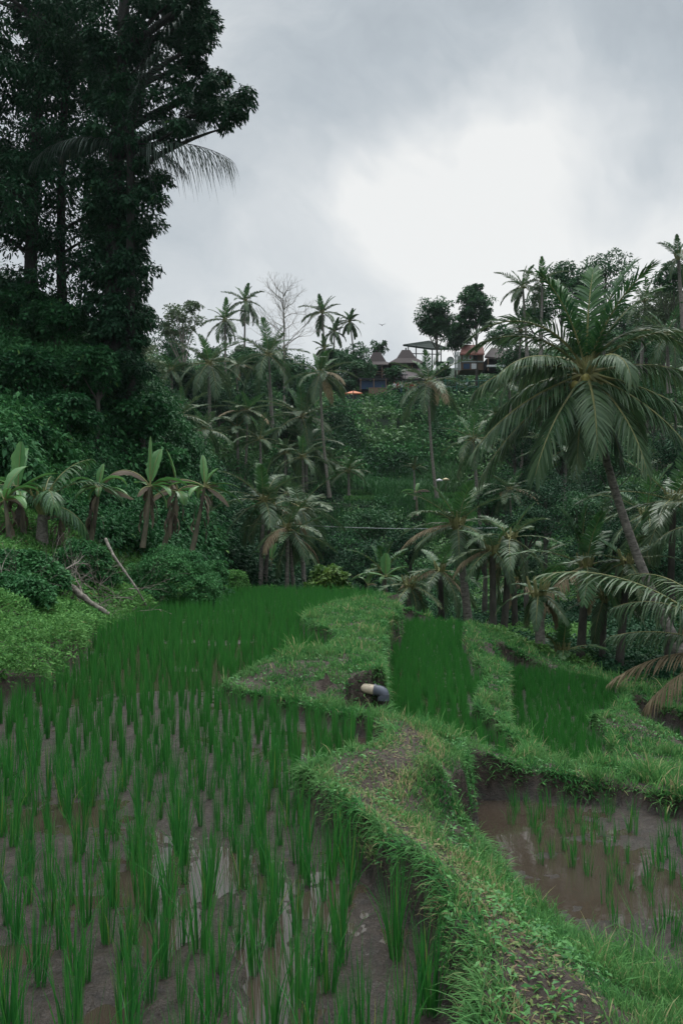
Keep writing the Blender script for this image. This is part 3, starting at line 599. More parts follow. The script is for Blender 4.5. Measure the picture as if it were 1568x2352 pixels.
# the big palm on the right (crown axis at 1340,880)
D0 = 16.5
U = dict(mat='young', ll=.25, lw=.021)
big = [fd(62, 86, 34, 285, D0, vee=.2, hang=.25, **U), fd(12, 78, 30, 295, D0, vee=.2, hang=.3, **U), fd(-40, 72, 40, 270, D0, vee=.2, hang=.3, **U), fd(120, 80, 30, 265, D0, vee=.2, hang=.3, **U), fd(5, 66, 42, 280, D0, vee=.15, hang=.35, **U), fd(190, 78, 34, 255, D0, vee=.2, hang=.35, **U),
       fd(177, 64, 112, 330, D0, hang=.30, vee=.25), fd(165, 52, 88, 300, D0, hang=.4, vee=.2), fd(185, 16, 62, 280, D0, hang=.75), fd(205, 24, 70, 260, D0, hang=.6), fd(192, -20, 34, 340, D0, hang=.6), fd(174, -32, 30, 340, D0, hang=.7),
       fd(215, -42, 30, 300, D0, hang=.6), fd(262, -30, 55, 250, D0, hang=.45, vee=.15), fd(285, 30, 110, 210, D0, hang=.6), fd(300, -40, 34, 290, D0, hang=.5), fd(328, -28, 36, 340, D0, hang=.5),
       fd(345, -14, 38, 340, D0, hang=.65), fd(4, 16, 50, 320, D0, hang=.75), fd(350, 46, 88, 330, D0, hang=.4, vee=.2), fd(12, 60, 112, 320, D0, hang=.35, vee=.2), fd(60, 40, 95, 300, D0), fd(110, 42, 95, 300, D0), fd(140, 5, 60, 280, D0), fd(40, 0, 60, 280, D0),
       fd(240, -60, 18, 230, D0, hang=.6), fd(318, -62, 15, 230, D0, hang=.6)]
palm(P(1562, 1500, D0), P(1345, 858, D0), .085, big, 'largest coconut palm, wide drooping crown on a long trunk leaning left at the right side', bend=-.35, sag=-.35, per_frond=True, nuts=5, rng=R_, rach=.035)

def ap(pc, pb, d, Lpx, r, n, label, nl=30, ll=.21, lw=None, group=None, bend=0, dead=0, lm='palm', per=False, seed=None, tm='ptrunk', **k):
    rg = np.random.default_rng(seed or (pc[0] * 7 + pc[1])); d_ = d; Lpx *= 1.12; r *= (.72 if d > 40 else .85)
    b = gz(pb, d) if isinstance(pb, (int, float)) else P(pb[0], pb[1], d)
    if not isinstance(pb, (int, float)): b = (b[0], b[1], b[2] - .1)
    fr = auto_fronds(rg, n, Lpx * d / F, nl=nl, ll=ll, lw=lw or max(.018, d * .00048 * 1.1), dead=dead, **k)
    return palm(b, P(pc[0], pc[1], d), r, fr, label, group, lm, tm, bend, rg, per, rach=max(.02, d * .0005))
# skyline and hillside palms
ap((563, 692), (561, 860), 104, 52, .17, 17, 'tallest skyline palm, star shaped crown left of the leafless tree', e1=-.9)
ap((517, 735), (518, 860), 98, 54, .17, 18, 'skyline palm just below and left of the tallest one', e1=-.9)
ap((740, 718), (748, 850), 104, 50, .17, 15, 'skyline palm right of the leafless tree with rising fronds', e1=-.5)
ap((768, 762), (765, 850), 108, 38, .15, 14, 'small dim skyline palm tucked under its taller neighbour')
ap((803, 738), (818, 850), 108, 36, .14, 17, 'slim skyline palm with leaning trunk, rightmost before the joglo roof', e1=-.8)
ap((745, 800), (745, 860), 100, 34, .14, 13, 'low palm poking out of the ridge trees')
ap((395, 850), (395, 960), 70, 55, .16, 14, 'dark narrow palm behind the pale feathery tree', lm='palm')
ap((480, 835), (482, 985), 68, 92, .18, 21, 'broad drooping palm with greyish fronds at the left of the valley', e1=-.8, nl=36)
ap((617, 815), (628, 1000), 74, 92, .16, 19, 'wide topped palm in front of the leafless tree', e1=-.6, nl=36)
ap((735, 858), (757, 1140), 64, 82, .15, 20, 'tall thin palm with dry hanging fronds beside the orange parasol hut', e1=-.85, nl=36, dead=2, bend=-.3, tm='pbark')
ap((983, 878), (1003, 1142), 64, 96, .15, 20, 'tall thin palm standing in front of the terrace houses', e1=-.95, nl=38, dead=2, bend=-.3, tm='pbark')
ap((800, 1082), (801, 1135), 62, 52, .13, 14, 'short palm on the narrow grass terrace across the valley', e1=-.3)
ap((950, 1075), (953, 1145), 62, 34, .11, 12, 'small dark palm standing on the grass terrace', e0=1.5, e1=.1)
ap((545, 985), 548, 62, 74, .15, 15, 'palm with stiff rising fronds low on the left valley slope', e0=1.5, e1=-.2)
ap((470, 990), 478, 58, 70, .15, 14, 'young palm at the foot of the broad drooping palm', e0=1.5, e1=-.1)
ap((598, 1010), 600, 60, 62, .14, 13, 'young palm beside the slender bare stems', e0=1.5, e1=-.2)
ap((695, 1050), 700, 58, 72, .14, 15, 'mid slope palm with fronds hanging over the thin trunk', e0=1.4, e1=-.5)
ap((655, 1040), 655, 62, 52, .14, 13, 'pale young palm wedged between two others on the slope', e0=1.3, e1=-.4)
ap((1085, 1010), 1110, 52, 82, .16, 16, 'dim palm left of the largest crown with fronds reaching left', e1=-.6, nl=34)
ap((1200, 660), (1210, 820), 78, 62, .17, 15, 'dark palm silhouette on the right skyline left of the big crown', e1=-.6)
ap((1245, 645), (1240, 820), 76, 60, .17, 15, 'second dark skyline palm, touching the broad ridge tree', e1=-.5)
ap((1480, 690), (1470, 860), 62, 66, .16, 15, 'palm behind the right flank of the big crown', e1=-.7)
ap((1556, 590), (1570, 800), 50, 58, .16, 13, 'dark palm cut by the right frame edge on the skyline', e1=-.7)
ap((1530, 770), (1535, 900), 52, 86, .16, 16, 'pale palm on the upper right slope', e1=-.8)
ap((1195, 760), (1190, 860), 84, 60, .16, 14, 'palm beside the dark roofed shed', e1=-.6)
ap((1168, 880), (1172, 960), 68, 62, .15, 13, 'palm below the shed half hidden by big fronds', e1=-.7)
protop = [o for o in COL.objects if o.name.startswith('coconut_palm') and o.parent is None and 48 < o.location.y < 80][:10]
gq = np.random.default_rng(19); fillp = []
for i in range(44):
    if i < 24: px_, d = gq.uniform(400, 770), gq.uniform(46, 84)
    else: px_, d = gq.uniform(1110, 1640), gq.uniform(36, 84)
    src = protop[int(gq.integers(0, len(protop)))]; c = copy_tree(src); c.location = gz(px_, d); c.rotation_euler = (0, 0, gq.random() * 6.28); s_ = gq.uniform(.55, .95); c.scale = (s_ * 1.1, s_ * 1.1, s_ * gq.uniform(.6, .95))
    tag(c, 'x', 'palm tree', 'palms crowding the far valley slope'); fillp.append(c)
def ordinal_labels(objs, kind, left_split):
    words = ['leftmost', 'second', 'third', 'fourth', 'fifth', 'sixth', 'seventh', 'eighth', 'ninth', 'tenth', 'eleventh', 'twelfth']
    for side, sel in (('left slope', [o for o in objs if o.location.x / o.location.y * F + CX < left_split]), ('right slope', [o for o in objs if o.location.x / o.location.y * F + CX >= left_split])):
        sel.sort(key=lambda o: o.location.y); nb = max(1, math.ceil(len(sel) / 8)); bands = ['lowest', 'second', 'third', 'upper', 'top', 'furthest']
        for b in range(nb):
            row = sorted(sel[b * 8:(b + 1) * 8], key=lambda o: o.location.x / o.location.y)
            for i, o in enumerate(row): o['label'] = '%s%s in the %s row of %s, %s' % (words[i], '' if i == 0 else ' from the left', bands[min(b, 5)], kind, side)
ordinal_labels(fillp, 'crowding palms', 900)
# valley palms beyond the left paddy
PKW = dict(nl=40, ll=.23, hang=.9)
ap((606, 1150), (597, 1366), 28, 118, .085, 15, 'yellow green palm with an upright fan, left trunk of the close pair behind the paddy', e0=1.5, e1=-.5, per=True, nl=44, ll=.24)
ap((622, 1165), (606, 1366), 28.6, 96, .085, 10, 'palm sharing the close pair of trunks, right one', e0=1.2, e1=-.9, per=True, nl=40, ll=.24, dead=2)
ap((660, 1212), (659, 1367), 27.5, 92, .075, 13, 'small palm with splayed fronds on the left one of two crossing trunks', e0=1.2, e1=-.85, per=True, nl=40, dead=1)
ap((664, 1228), (676, 1367), 28, 100, .075, 9, 'palm on the right one of two crossing trunks', e0=.7, e1=-.9, per=True, nl=40, dead=1)
ap((690, 1165), (700, 1380), 33, 120, .10, 12, 'palm whose long fronds stretch right over the dark ravine', e0=1.0, e1=-.5, per=True, nl=44, ll=.24)
ap((880, 1315), (890, 1400), 27, 84, .10, 12, 'low palm with one glossy green upright frond at the ravine edge', e0=1.5, e1=.0, lm='palmg', per=True, nl=40)
ap((940, 1345), 945, 25, 92, .12, 12, 'collapsed dark palm spilling over the ravine edge', e0=.7, e1=-.85, per=True, nl=36, dead=1)
# right grove
ap((1050, 1205), (1083, 1490), 26, 128, .15, 18, 'grey fronded palm at the left of the right hand grove', e0=1.45, e1=-.7, per=True, nl=50, ll=.24, dead=1)
ap((1130, 1262), (1133, 1500), 24, 112, .12, 13, 'dark palm on the left one of the twin black trunks', e0=1.0, e1=-.9, per=True, nl=44, dead=2, tm='bark')
ap((1172, 1235), (1152, 1500), 24.5, 124, .12, 13, 'dark palm on the right one of the twin black trunks', e0=1.1, e1=-.9, per=True, nl=44, tm='bark')
ap((1236, 1360), (1243, 1560), 17, 92, .12, 9, 'thick grey trunked palm at the rim of the curved terrace with ragged fronds', e0=.9, e1=-.85, per=True, nl=40, dead=1, lm='palm')
ap((1345, 1300), (1328, 1568), 18.5, 165, .11, 13, 'palm with one tall dark green frond standing upright in the grove', e0=1.5, e1=-.9, per=True, nl=50, lm='palmg', dead=2, tm='bark')
ap((1290, 1500), (1298, 1570), 17.3, 105, .09, 10, 'short bushy palm low behind the curved terrace', e0=1.5, e1=.2, per=True, nl=40, lm='palmg')
ap((1388, 1370), (1378, 1572), 19, 110, .09, 9, 'slim palm between two darker trunks of the grove', e0=.8, e1=-.85, per=True, nl=40, dead=1, tm='bark')
ap((1440, 1290), (1416, 1580), 18, 135, .10, 13, 'black trunked palm behind the outer bund corner', e0=1.2, e1=-.9, per=True, nl=46, tm='bark')
ap((1545, 1150), (1528, 1650), 19, 190, .10, 15, 'tall dark trunked palm near the right frame edge under the big crown', e0=1.2, e1=-.9, per=True, nl=50, tm='bark')
ap((1180, 1330), 1182, 28, 90, .12, 12, 'dim palm deep in the grove behind the twin trunks', e0=1.0, e1=-.9, nl=40, dead=2, tm='bark')
ap((1010, 1310), 1015, 29, 110, .12, 14, 'dark bowed palm left of the twin trunks', e0=1.0, e1=-.9, nl=44, dead=2, tm='bark')
ap((1480, 1180), 1490, 30, 150, .13, 14, 'dim palm behind the leaning trunk', e0=1.2, e1=-.9, nl=44, tm='bark')
D1 = 12.5
kw = dict(nl=52, ll=.22, lw=.016)
palm(gz(1720, D1), P(1690, 1500, D1), .12, [fd(178, 46, 56, 500, D1, mat='old', hang=.4, curl=.03, **kw), fd(184, 50, 70, 330, D1, hang=.9, **kw), fd(174, 24, 40, 290, D1, hang=.8, **kw), fd(172, 4, 45, 300, D1, mat='dead', hang=.5, **kw), fd(190, -10, 40, 260, D1, mat='dead', hang=.8, **kw), fd(120, 60, 80, 400, D1, **kw), fd(0, 60, 80, 400, D1, **kw), fd(60, 50, 80, 400, D1, **kw), fd(300, 50, 80, 380, D1, **kw), fd(240, 40, 80, 300, D1, **kw)],
     'near palm just outside the right edge reaching in with long yellowish fronds', rng=R_, per_frond=True, rach=.022)
D2 = 17.
palm(gz(1700, D2), P(1690, 1240, D2), .13, [fd(180, 60, 85, 210, D2, mat='old', **kw), fd(190, 30, 80, 230, D2, **kw), fd(200, -10, 60, 200, D2, **kw), fd(160, 70, 80, 200, D2, **kw), fd(90, 50, 80, 300, D2, **kw), fd(20, 50, 80, 300, D2, **kw), fd(270, 30, 80, 260, D2, **kw), fd(182, -40, 40, 240, D2, mat='dead', **kw)],
     'palm beyond the right edge whose pale fronds hang in below the big crown', rng=R_, per_frond=True, rach=.022)
# palm growing inside the left trees
D3 = 29.3
palm(gz(300, D3), P(300, 335, D3), .16, [fd(350, 4, 38, 250, D3, nl=56, ll=.34, hang=1.1), fd(352, 46, 80, 190, D3, nl=56, ll=.3), fd(350, -10, 45, 160, D3, nl=50, ll=.3), fd(10, 85, 20, 330, D3, nl=56, ll=.26, vee=.3), fd(60, 82, 25, 340, D3, nl=56, ll=.26), fd(180, 78, 30, 330, D3, nl=56, ll=.26),
     fd(330, 74, 40, 320, D3, nl=56), fd(150, 40, 80, 260, D3, nl=50), fd(200, 10, 70, 240, D3, nl=50), fd(90, 30, 80, 250, D3, nl=50), fd(0, -50, 30, 150, D3, nl=50)],
     'dark palm smothered among the tall left trees, one frond sticking out to the right', lm='palmk', tm='dbark', rng=R_, per_frond=True, rach=.03)
D4 = 18.6
palm(gz(96, D4), P(100, 1160, D4), .12, [fd(12, 52, 105, 190, D4, nl=60, ll=.36, lw=.017, hang=.35, vee=.25, mat='young'), fd(40, 70, 60, 170, D4, nl=50, ll=.3, mat='young'), fd(200, 50, 90, 150, D4, nl=50, ll=.3), fd(300, 40, 100, 150, D4, nl=50, ll=.3), fd(350, 0, 70, 130, D4, nl=50, ll=.3), fd(100, 60, 80, 170, D4, nl=50, ll=.3)],
     'short glossy palm with one combed arching frond among the banana plants', lm='palmg', rng=R_, per_frond=True, rach=.02)

# ------------------------------------------------------------------ broadleaf foliage
def clump_leaves(cen, rad, nper, size, rng, squash=.75, ratio=.3, up=.25, droop=.35, shell=.45, jit=.3):
    n = len(cen); N = n * nper; u = nrm(rng.normal(size=(N, 3))); u[:, 2] = np.where(u[:, 2] < -.5, -u[:, 2], u[:, 2])
    r = np.repeat(rad, nper) * (shell + (1 - shell) * rng.random(N) ** .6) * rng.uniform(.85, 1.15, N)
    p = np.repeat(cen, nper, 0) + u * r[:, None] * [1, 1, squash]
    ax = nrm(u * [1, 1, .5] + rng.normal(size=(N, 3)) * .55 + [0, 0, up - .35])
    s = size * rng.uniform(.65, 1.3, N)
    tone = np.repeat(rng.random(n), nper) * .45 + rng.random(N) * .45; hi = rng.random(N) < .02
    V, Fq = leaves(p, ax, s, rng, ratio, droop)
    return V, Fq, np.repeat(np.clip(tone + hi * .3, 0, 1), 6)
def tree(base, blobs, label, d, ncl, nper, leaf, mat='treef', tr=.18, rng=RNG, name='broadleaf_tree', cat='tree', group=None, crf=.30, limbs=9, bark='bark', extra=None, squash=.8, shell=.4):
    base = np.array(base, float); root = empty(name, tuple(base), label, cat, group)
    C, Rd = [], []; tot = sum(b[1] * b[2] for b in blobs)
    for (c, rx, rz) in blobs:
        k = max(3, int(ncl * rx * rz / tot)); u = nrm(rng.normal(size=(k, 3))); q = rng.random(k) ** .45
        C.append(np.array(c) + u * q[:, None] * [rx * .85, rx * .85, rz * .85]); Rd.append(np.full(k, (rx * rz) ** .5 * crf) * rng.uniform(.7, 1.3, k))
    C = np.concatenate(C); Rd = np.concatenate(Rd)
    top = np.array(blobs[0][0]) + [0, 0, blobs[0][2] * .35]; pts = bez(base * 0, (top - base) * [.4, .4, .55] + [rng.normal(0, tr), 0, 0], top - base, 9)
    tb = [(*tube(pts, tr * np.linspace(1.15, .3, 9), 8), .5)]
    for i in rng.choice(len(C), min(limbs, len(C)), replace=False):
        e = C[i] - base; hgt = max(.25, min(.9, (e[2] / max(top[2] - base[2], .1)) * .7)); st = pts[int(hgt * 8)]
        tb.append((*tube(bez(st, (st + e) / 2 + [0, 0, -.1 * abs(e[2] - st[2])], e, 6), tr * np.linspace(.42, .08, 6), 5), .5))
    if extra: tb += extra(base, rng)
    build('trunk', tb, M[bark], root, True)
    build('crown', [clump_leaves(C - base, Rd, nper, leaf, rng, squash, shell=shell)], M[mat], root)
    return root
def T1(px, py, rx, ry, d, pb, label, ncl=60, nper=70, leaf=None, mat='treef', more=(), tr=None, pyb=None, **k):
    sc = d / F; rg = np.random.default_rng(int(px * 3 + py * 5 + d))
    bl = [(P(px, py, d), rx * sc, ry * sc)] + [(P(a, b, d + dd), c * sc, e_ * sc) for a, b, c, e_, dd in more]
    base = gz(pb, d) if pyb is None else P(pb, pyb, d)
    return tree(base, bl, label, d, ncl, nper, leaf or d * .0030, mat, tr or rx * sc * .07, rg, **k)
# the tall trees on the left
def px_clumps(lst, d, jd, rng, per=1, jp=10):
    o = []
    for px, py in lst:
        for _ in range(per): o.append(P(px + rng.normal(0, jp), py + rng.normal(0, jp), d + rng.normal(0, jd)))
    return np.array(o)
def custom_tree(label, d, trunk_px, tr, pts, rads, nper, leaf, rng, mat='tree', name='tall_tree', limbs=16, up=.1, vine=None):
    tp = np.array([P(*q, d) for q in trunk_px]); base = tp[0].copy(); root = empty(name, tuple(base), label, 'tree')
    tt = np.interp(np.linspace(0, 1, 16), np.linspace(0, 1, len(tp)), np.arange(len(tp))); tpp = np.array([[np.interp(t, np.arange(len(tp)), tp[:, k]) for k in range(3)] for t in tt]) - base
    tb = [(*tube(tpp, tr * np.linspace(1.2, .55, 16), 10), .5)]
    for i in rng.choice(len(pts), min(limbs, len(pts)), replace=False):
        e = pts[i] - base; j = int(np.argmin(np.abs(tpp[:, 2] - (e[2] - abs(e[0] - tpp[8, 0]) * .6)))); st = tpp[j]
        tb.append((*tube(bez(st, (st + e) / 2 + [0, 0, .12 * abs(e[0] - st[0])], e, 8), tr * np.linspace(.45, .07, 8), 6), .5))
    build('trunk', tb, M['dbark'], root, True)
    build('crown', [clump_leaves(pts - base, rads, nper, leaf, rng, .75, .27, up, .5, .3)], M[mat], root)
    if vine: build('vine', [clump_leaves(vine[0] - base, vine[1], vine[2], leaf, rng, 1.0, .3, 0, .5, .5)], M['tree'], root)
    return root
g3 = np.random.default_rng(41)
def scat(n, x0, x1, y0, y1, rng): return [(rng.uniform(x0, x1), rng.uniform(y0, y1)) for _ in range(n)]
lp = scat(215, -160, 200, -120, 700, g3); lp = [p for p in lp if fbm(np.array([p[0]]), np.array([p[1]]), 90, 3, 1)[0] > -.10 - (.0 if p[1] > 250 else .08)]
lp += scat(90, -160, 120, 20, 660, g3)
C1 = px_clumps(lp, 32, 1.4, g3, 1, 8)
custom_tree('leftmost tall tree, bare lower trunk with loose leaf clusters and sky showing through', 32, [(68, 780), (72, 600), (78, 400), (95, 100), (100, -150)], .24, C1, g3.uniform(.45, .9, len(C1)), 230, .16, g3)
lp = scat(120, 70, 260, -90, 660, g3)
C2 = px_clumps(lp, 33, 1.2, g3, 1, 8)
custom_tree('second tall tree from the left, thin dark trunk beside the ivy column', 33, [(150, 820), (140, 600), (142, 400), (150, 200), (160, -150)], .18, C2, g3.uniform(.45, .85, len(C2)), 230, .155, g3)
rt = [(440, 20), (465, 45), (480, 70), (470, 100), (440, 60), (455, 120), (430, 110), (400, 60), (390, 20), (350, 20), (370, 90), (420, 160), (455, 170), (490, 185), (505, 200), (470, 200), (430, 200), (390, 180), (360, 150), (400, 230), (450, 230), (480, 240), (500, 250),
      (520, 245), (545, 240), (555, 235), (530, 270), (510, 285), (480, 275), (460, 260), (430, 270), (400, 290), (420, 300), (380, 330), (360, 280), (350, 220), (345, 430), (365, 425), (330, 450), (350, 480), (310, 470), (340, 525), (355, 520), (320, 540), (300, 510),
      (310, 590), (325, 600), (290, 560), (315, 655), (325, 660), (290, 650), (280, 690), (300, 700), (260, 720), (280, 740), (240, 760), (225, 800), (250, 790), (310, 330), (320, 380), (340, 340)]
rt = rt + [(a + 14, b - 10) for a, b in rt[:40]] + scat(40, 320, 470, -60, 150, g3)
rt += scat(150, 205, 325, -60, 900, g3) + scat(60, 200, 345, 420, 900, g3)
C3 = px_clumps(rt, 30, .8, g3, 1, 5)
custom_tree('tall ivy clad tree, rightmost of the left trees, leafy branches reaching into the sky', 30, [(265, 960), (262, 700), (262, 500), (270, 300), (290, -60)], .34, C3, g3.uniform(.26, .52, len(C3)), 230, .145, g3, limbs=40,
            vine=(px_clumps(scat(80, 210, 305, 100, 960, g3), 30, .5, g3), g3.uniform(.45, .8, 80), 190))
# skyline and slope trees
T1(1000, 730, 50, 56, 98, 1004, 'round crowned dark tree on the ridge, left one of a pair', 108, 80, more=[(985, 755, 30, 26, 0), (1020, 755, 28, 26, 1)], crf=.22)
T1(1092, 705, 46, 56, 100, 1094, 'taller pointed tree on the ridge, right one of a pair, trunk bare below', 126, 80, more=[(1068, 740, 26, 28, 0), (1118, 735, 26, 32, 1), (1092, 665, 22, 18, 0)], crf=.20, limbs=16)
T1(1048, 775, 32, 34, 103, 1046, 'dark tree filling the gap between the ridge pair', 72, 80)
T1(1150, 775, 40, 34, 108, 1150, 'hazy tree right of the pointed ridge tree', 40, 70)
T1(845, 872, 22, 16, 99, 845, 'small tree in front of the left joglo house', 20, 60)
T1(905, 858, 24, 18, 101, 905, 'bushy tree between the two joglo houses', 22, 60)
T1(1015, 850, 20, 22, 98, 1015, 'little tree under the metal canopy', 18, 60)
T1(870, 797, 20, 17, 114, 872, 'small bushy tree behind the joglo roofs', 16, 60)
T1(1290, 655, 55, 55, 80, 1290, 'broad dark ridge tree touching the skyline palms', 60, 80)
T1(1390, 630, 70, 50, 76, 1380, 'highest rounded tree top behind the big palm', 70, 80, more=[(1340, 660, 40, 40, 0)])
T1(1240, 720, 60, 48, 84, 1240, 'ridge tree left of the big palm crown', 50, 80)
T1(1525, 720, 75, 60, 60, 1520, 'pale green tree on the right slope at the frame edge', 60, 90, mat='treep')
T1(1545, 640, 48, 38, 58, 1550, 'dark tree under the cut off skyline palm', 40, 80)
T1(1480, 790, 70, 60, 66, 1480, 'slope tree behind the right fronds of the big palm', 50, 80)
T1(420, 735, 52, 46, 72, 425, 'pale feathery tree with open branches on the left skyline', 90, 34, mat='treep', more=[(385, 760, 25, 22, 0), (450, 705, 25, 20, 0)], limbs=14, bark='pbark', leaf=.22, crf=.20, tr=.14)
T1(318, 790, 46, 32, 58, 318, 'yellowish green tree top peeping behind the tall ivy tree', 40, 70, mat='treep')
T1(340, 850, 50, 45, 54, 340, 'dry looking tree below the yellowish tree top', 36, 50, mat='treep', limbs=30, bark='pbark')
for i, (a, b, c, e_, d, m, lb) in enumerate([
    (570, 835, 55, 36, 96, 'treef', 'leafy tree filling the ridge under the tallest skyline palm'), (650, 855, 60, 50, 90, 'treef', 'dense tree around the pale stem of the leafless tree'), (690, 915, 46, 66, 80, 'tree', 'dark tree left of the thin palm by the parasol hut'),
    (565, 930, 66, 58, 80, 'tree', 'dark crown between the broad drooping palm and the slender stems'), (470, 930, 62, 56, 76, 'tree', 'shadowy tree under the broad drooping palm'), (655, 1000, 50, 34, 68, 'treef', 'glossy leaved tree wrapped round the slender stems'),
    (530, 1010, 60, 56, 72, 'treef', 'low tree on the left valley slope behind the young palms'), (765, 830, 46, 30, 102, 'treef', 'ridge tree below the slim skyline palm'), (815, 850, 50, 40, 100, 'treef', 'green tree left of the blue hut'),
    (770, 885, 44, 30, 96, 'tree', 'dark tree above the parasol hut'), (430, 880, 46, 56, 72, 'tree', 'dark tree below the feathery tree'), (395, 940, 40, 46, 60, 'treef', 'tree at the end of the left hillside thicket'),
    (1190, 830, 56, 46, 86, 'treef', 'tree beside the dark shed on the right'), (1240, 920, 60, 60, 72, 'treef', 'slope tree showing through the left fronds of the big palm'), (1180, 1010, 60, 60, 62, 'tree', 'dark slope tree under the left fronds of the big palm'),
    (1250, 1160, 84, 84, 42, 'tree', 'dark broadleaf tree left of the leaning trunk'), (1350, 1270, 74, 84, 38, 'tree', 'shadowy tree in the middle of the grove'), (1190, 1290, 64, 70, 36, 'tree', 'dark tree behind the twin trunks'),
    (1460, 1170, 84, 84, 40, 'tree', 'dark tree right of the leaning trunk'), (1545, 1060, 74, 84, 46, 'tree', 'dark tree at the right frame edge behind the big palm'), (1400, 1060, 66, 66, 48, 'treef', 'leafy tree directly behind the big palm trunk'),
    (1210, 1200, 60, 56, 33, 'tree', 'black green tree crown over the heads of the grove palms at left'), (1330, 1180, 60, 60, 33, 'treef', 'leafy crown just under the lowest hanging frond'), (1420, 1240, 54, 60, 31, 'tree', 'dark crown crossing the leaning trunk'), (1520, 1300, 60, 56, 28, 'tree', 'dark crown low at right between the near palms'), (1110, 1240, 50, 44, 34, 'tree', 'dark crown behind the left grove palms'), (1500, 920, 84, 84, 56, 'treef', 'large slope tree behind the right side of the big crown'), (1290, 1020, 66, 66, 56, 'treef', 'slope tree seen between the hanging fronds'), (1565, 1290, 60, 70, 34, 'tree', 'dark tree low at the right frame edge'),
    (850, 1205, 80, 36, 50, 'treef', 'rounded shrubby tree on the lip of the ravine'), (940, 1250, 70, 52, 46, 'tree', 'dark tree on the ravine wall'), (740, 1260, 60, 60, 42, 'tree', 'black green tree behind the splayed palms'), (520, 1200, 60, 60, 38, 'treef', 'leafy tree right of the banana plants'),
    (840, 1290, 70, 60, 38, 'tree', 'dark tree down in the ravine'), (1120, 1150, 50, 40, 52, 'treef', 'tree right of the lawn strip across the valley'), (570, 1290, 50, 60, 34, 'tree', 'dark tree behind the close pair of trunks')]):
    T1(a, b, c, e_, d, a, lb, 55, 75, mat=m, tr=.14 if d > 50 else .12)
for i, (a, b, c, e_, d, lb) in enumerate([(40, 700, 90, 50, 31, 'leafy green tree below the bare trunks at the left edge'), (130, 740, 80, 50, 30, 'bushy tree on the left hill between the two thin trunks'), (220, 850, 70, 60, 28, 'dense tree under the ivy clad tree'), (60, 860, 90, 60, 27, 'large leaved tree crown on the left hillside'),
    (330, 960, 70, 60, 29, 'bright leafed tree at the right shoulder of the left hill'), (290, 860, 50, 40, 30, 'tree crown just right of the ivy column'), (160, 960, 80, 50, 25, 'rounded crown in the middle of the left hillside'), (380, 1060, 60, 40, 28, 'light green tree above the rightmost banana plants'), (30, 1000, 80, 45, 23, 'dark crown above the leftmost banana plant')]):
    T1(a, b, c, e_, d, a, lb, 80, 110, mat='vine' if i != 7 else 'bush', leaf=.16, tr=.1, crf=.26)
gf = np.random.default_rng(77); fillt = []
for i in range(46):
    px_, d = gf.uniform(360, 1600), gf.uniform(60, 112); x_ = (px_ - CX) * d / F; z_ = float(base_h(x_, d)); py_ = HZ - (z_ - HC) * F / d
    if 780 < px_ < 1180 and py_ > 900: continue
    if 830 < px_ < 1130: continue
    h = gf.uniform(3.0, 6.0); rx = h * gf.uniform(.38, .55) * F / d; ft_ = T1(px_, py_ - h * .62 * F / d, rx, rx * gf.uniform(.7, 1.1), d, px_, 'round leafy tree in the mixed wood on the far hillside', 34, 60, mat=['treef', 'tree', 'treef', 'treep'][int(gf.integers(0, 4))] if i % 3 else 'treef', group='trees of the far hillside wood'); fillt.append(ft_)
ordinal_labels(fillt, 'round trees', 900)
# leafless tree
def branch(p, dr, L, r, lev, rng, out):
    q = p + dr * L; m = (p + q) / 2 + rng.normal(0, L * .06, 3); out.append((*tube(bez(p, m, q, 5), np.linspace(r, r * .62, 5), 5 if lev < 2 else 3), .5))
    if lev >= 5: return
    for k in range(2 if lev else 1):
        nd_ = nrm(dr + rng.normal(0, .42, 3) + [0, 0, .12]); branch(q, nd_, L * rng.uniform(.66, .86), r * .60, lev + 1, rng, out)
    if rng.random() < .8: branch(p + dr * L * rng.uniform(.4, .8), nrm(dr * .4 + rng.normal(0, .7, 3) + [0, 0, .25]), L * .62, r * .45, lev + 2, rng, out)
g4 = np.random.default_rng(5); bb = np.array(P(650, 1060, 84)); root = empty('bare_tree', tuple(bb), 'leafless grey tree with a fan of fine twigs on the skyline', 'tree')
top = PV(650, 670, 84) - bb; st = bez(bb * 0, top * .5 + [.3, 0, 0], top, 24); tb = [(*tube(st, np.linspace(.20, .03, 24), 7), .5)]
build('trunk', tb, M['pbark'], root, True); tb = []
for i in range(15, 24):
    for k in range(3):
        a = g4.random() * 6.28; branch(st[i] - (st[i] - st[i - 1]) * g4.random(), nrm(np.array([math.cos(a), math.sin(a), .55 + .3 * g4.random()])), 1.7 * (1.25 - (i - 15) / 11), .045, 1, g4, tb)
build('branches', tb, M['pbark'], root, True)
bb = np.array(P(622, 1040, 78)); root = empty('slender_tree', tuple(bb), 'thin pale stemmed tree left of the leafless tree trunk', 'tree')
build('trunk', [(*tube(bez(bb * 0, (.2, 0, 4), PV(612, 860, 78) - bb, 12), np.linspace(.16, .06, 12), 7), .5)], M['pbark'], root, True)
cc = px_clumps([(612, 870), (600, 890), (625, 900), (640, 975), (615, 960), (605, 1000), (640, 1010)], 78, .6, g4, 2, 8)
build('crown', [clump_leaves(cc - bb, g4.uniform(.5, .9, len(cc)), 60, .22, g4)], M['treef'], root)

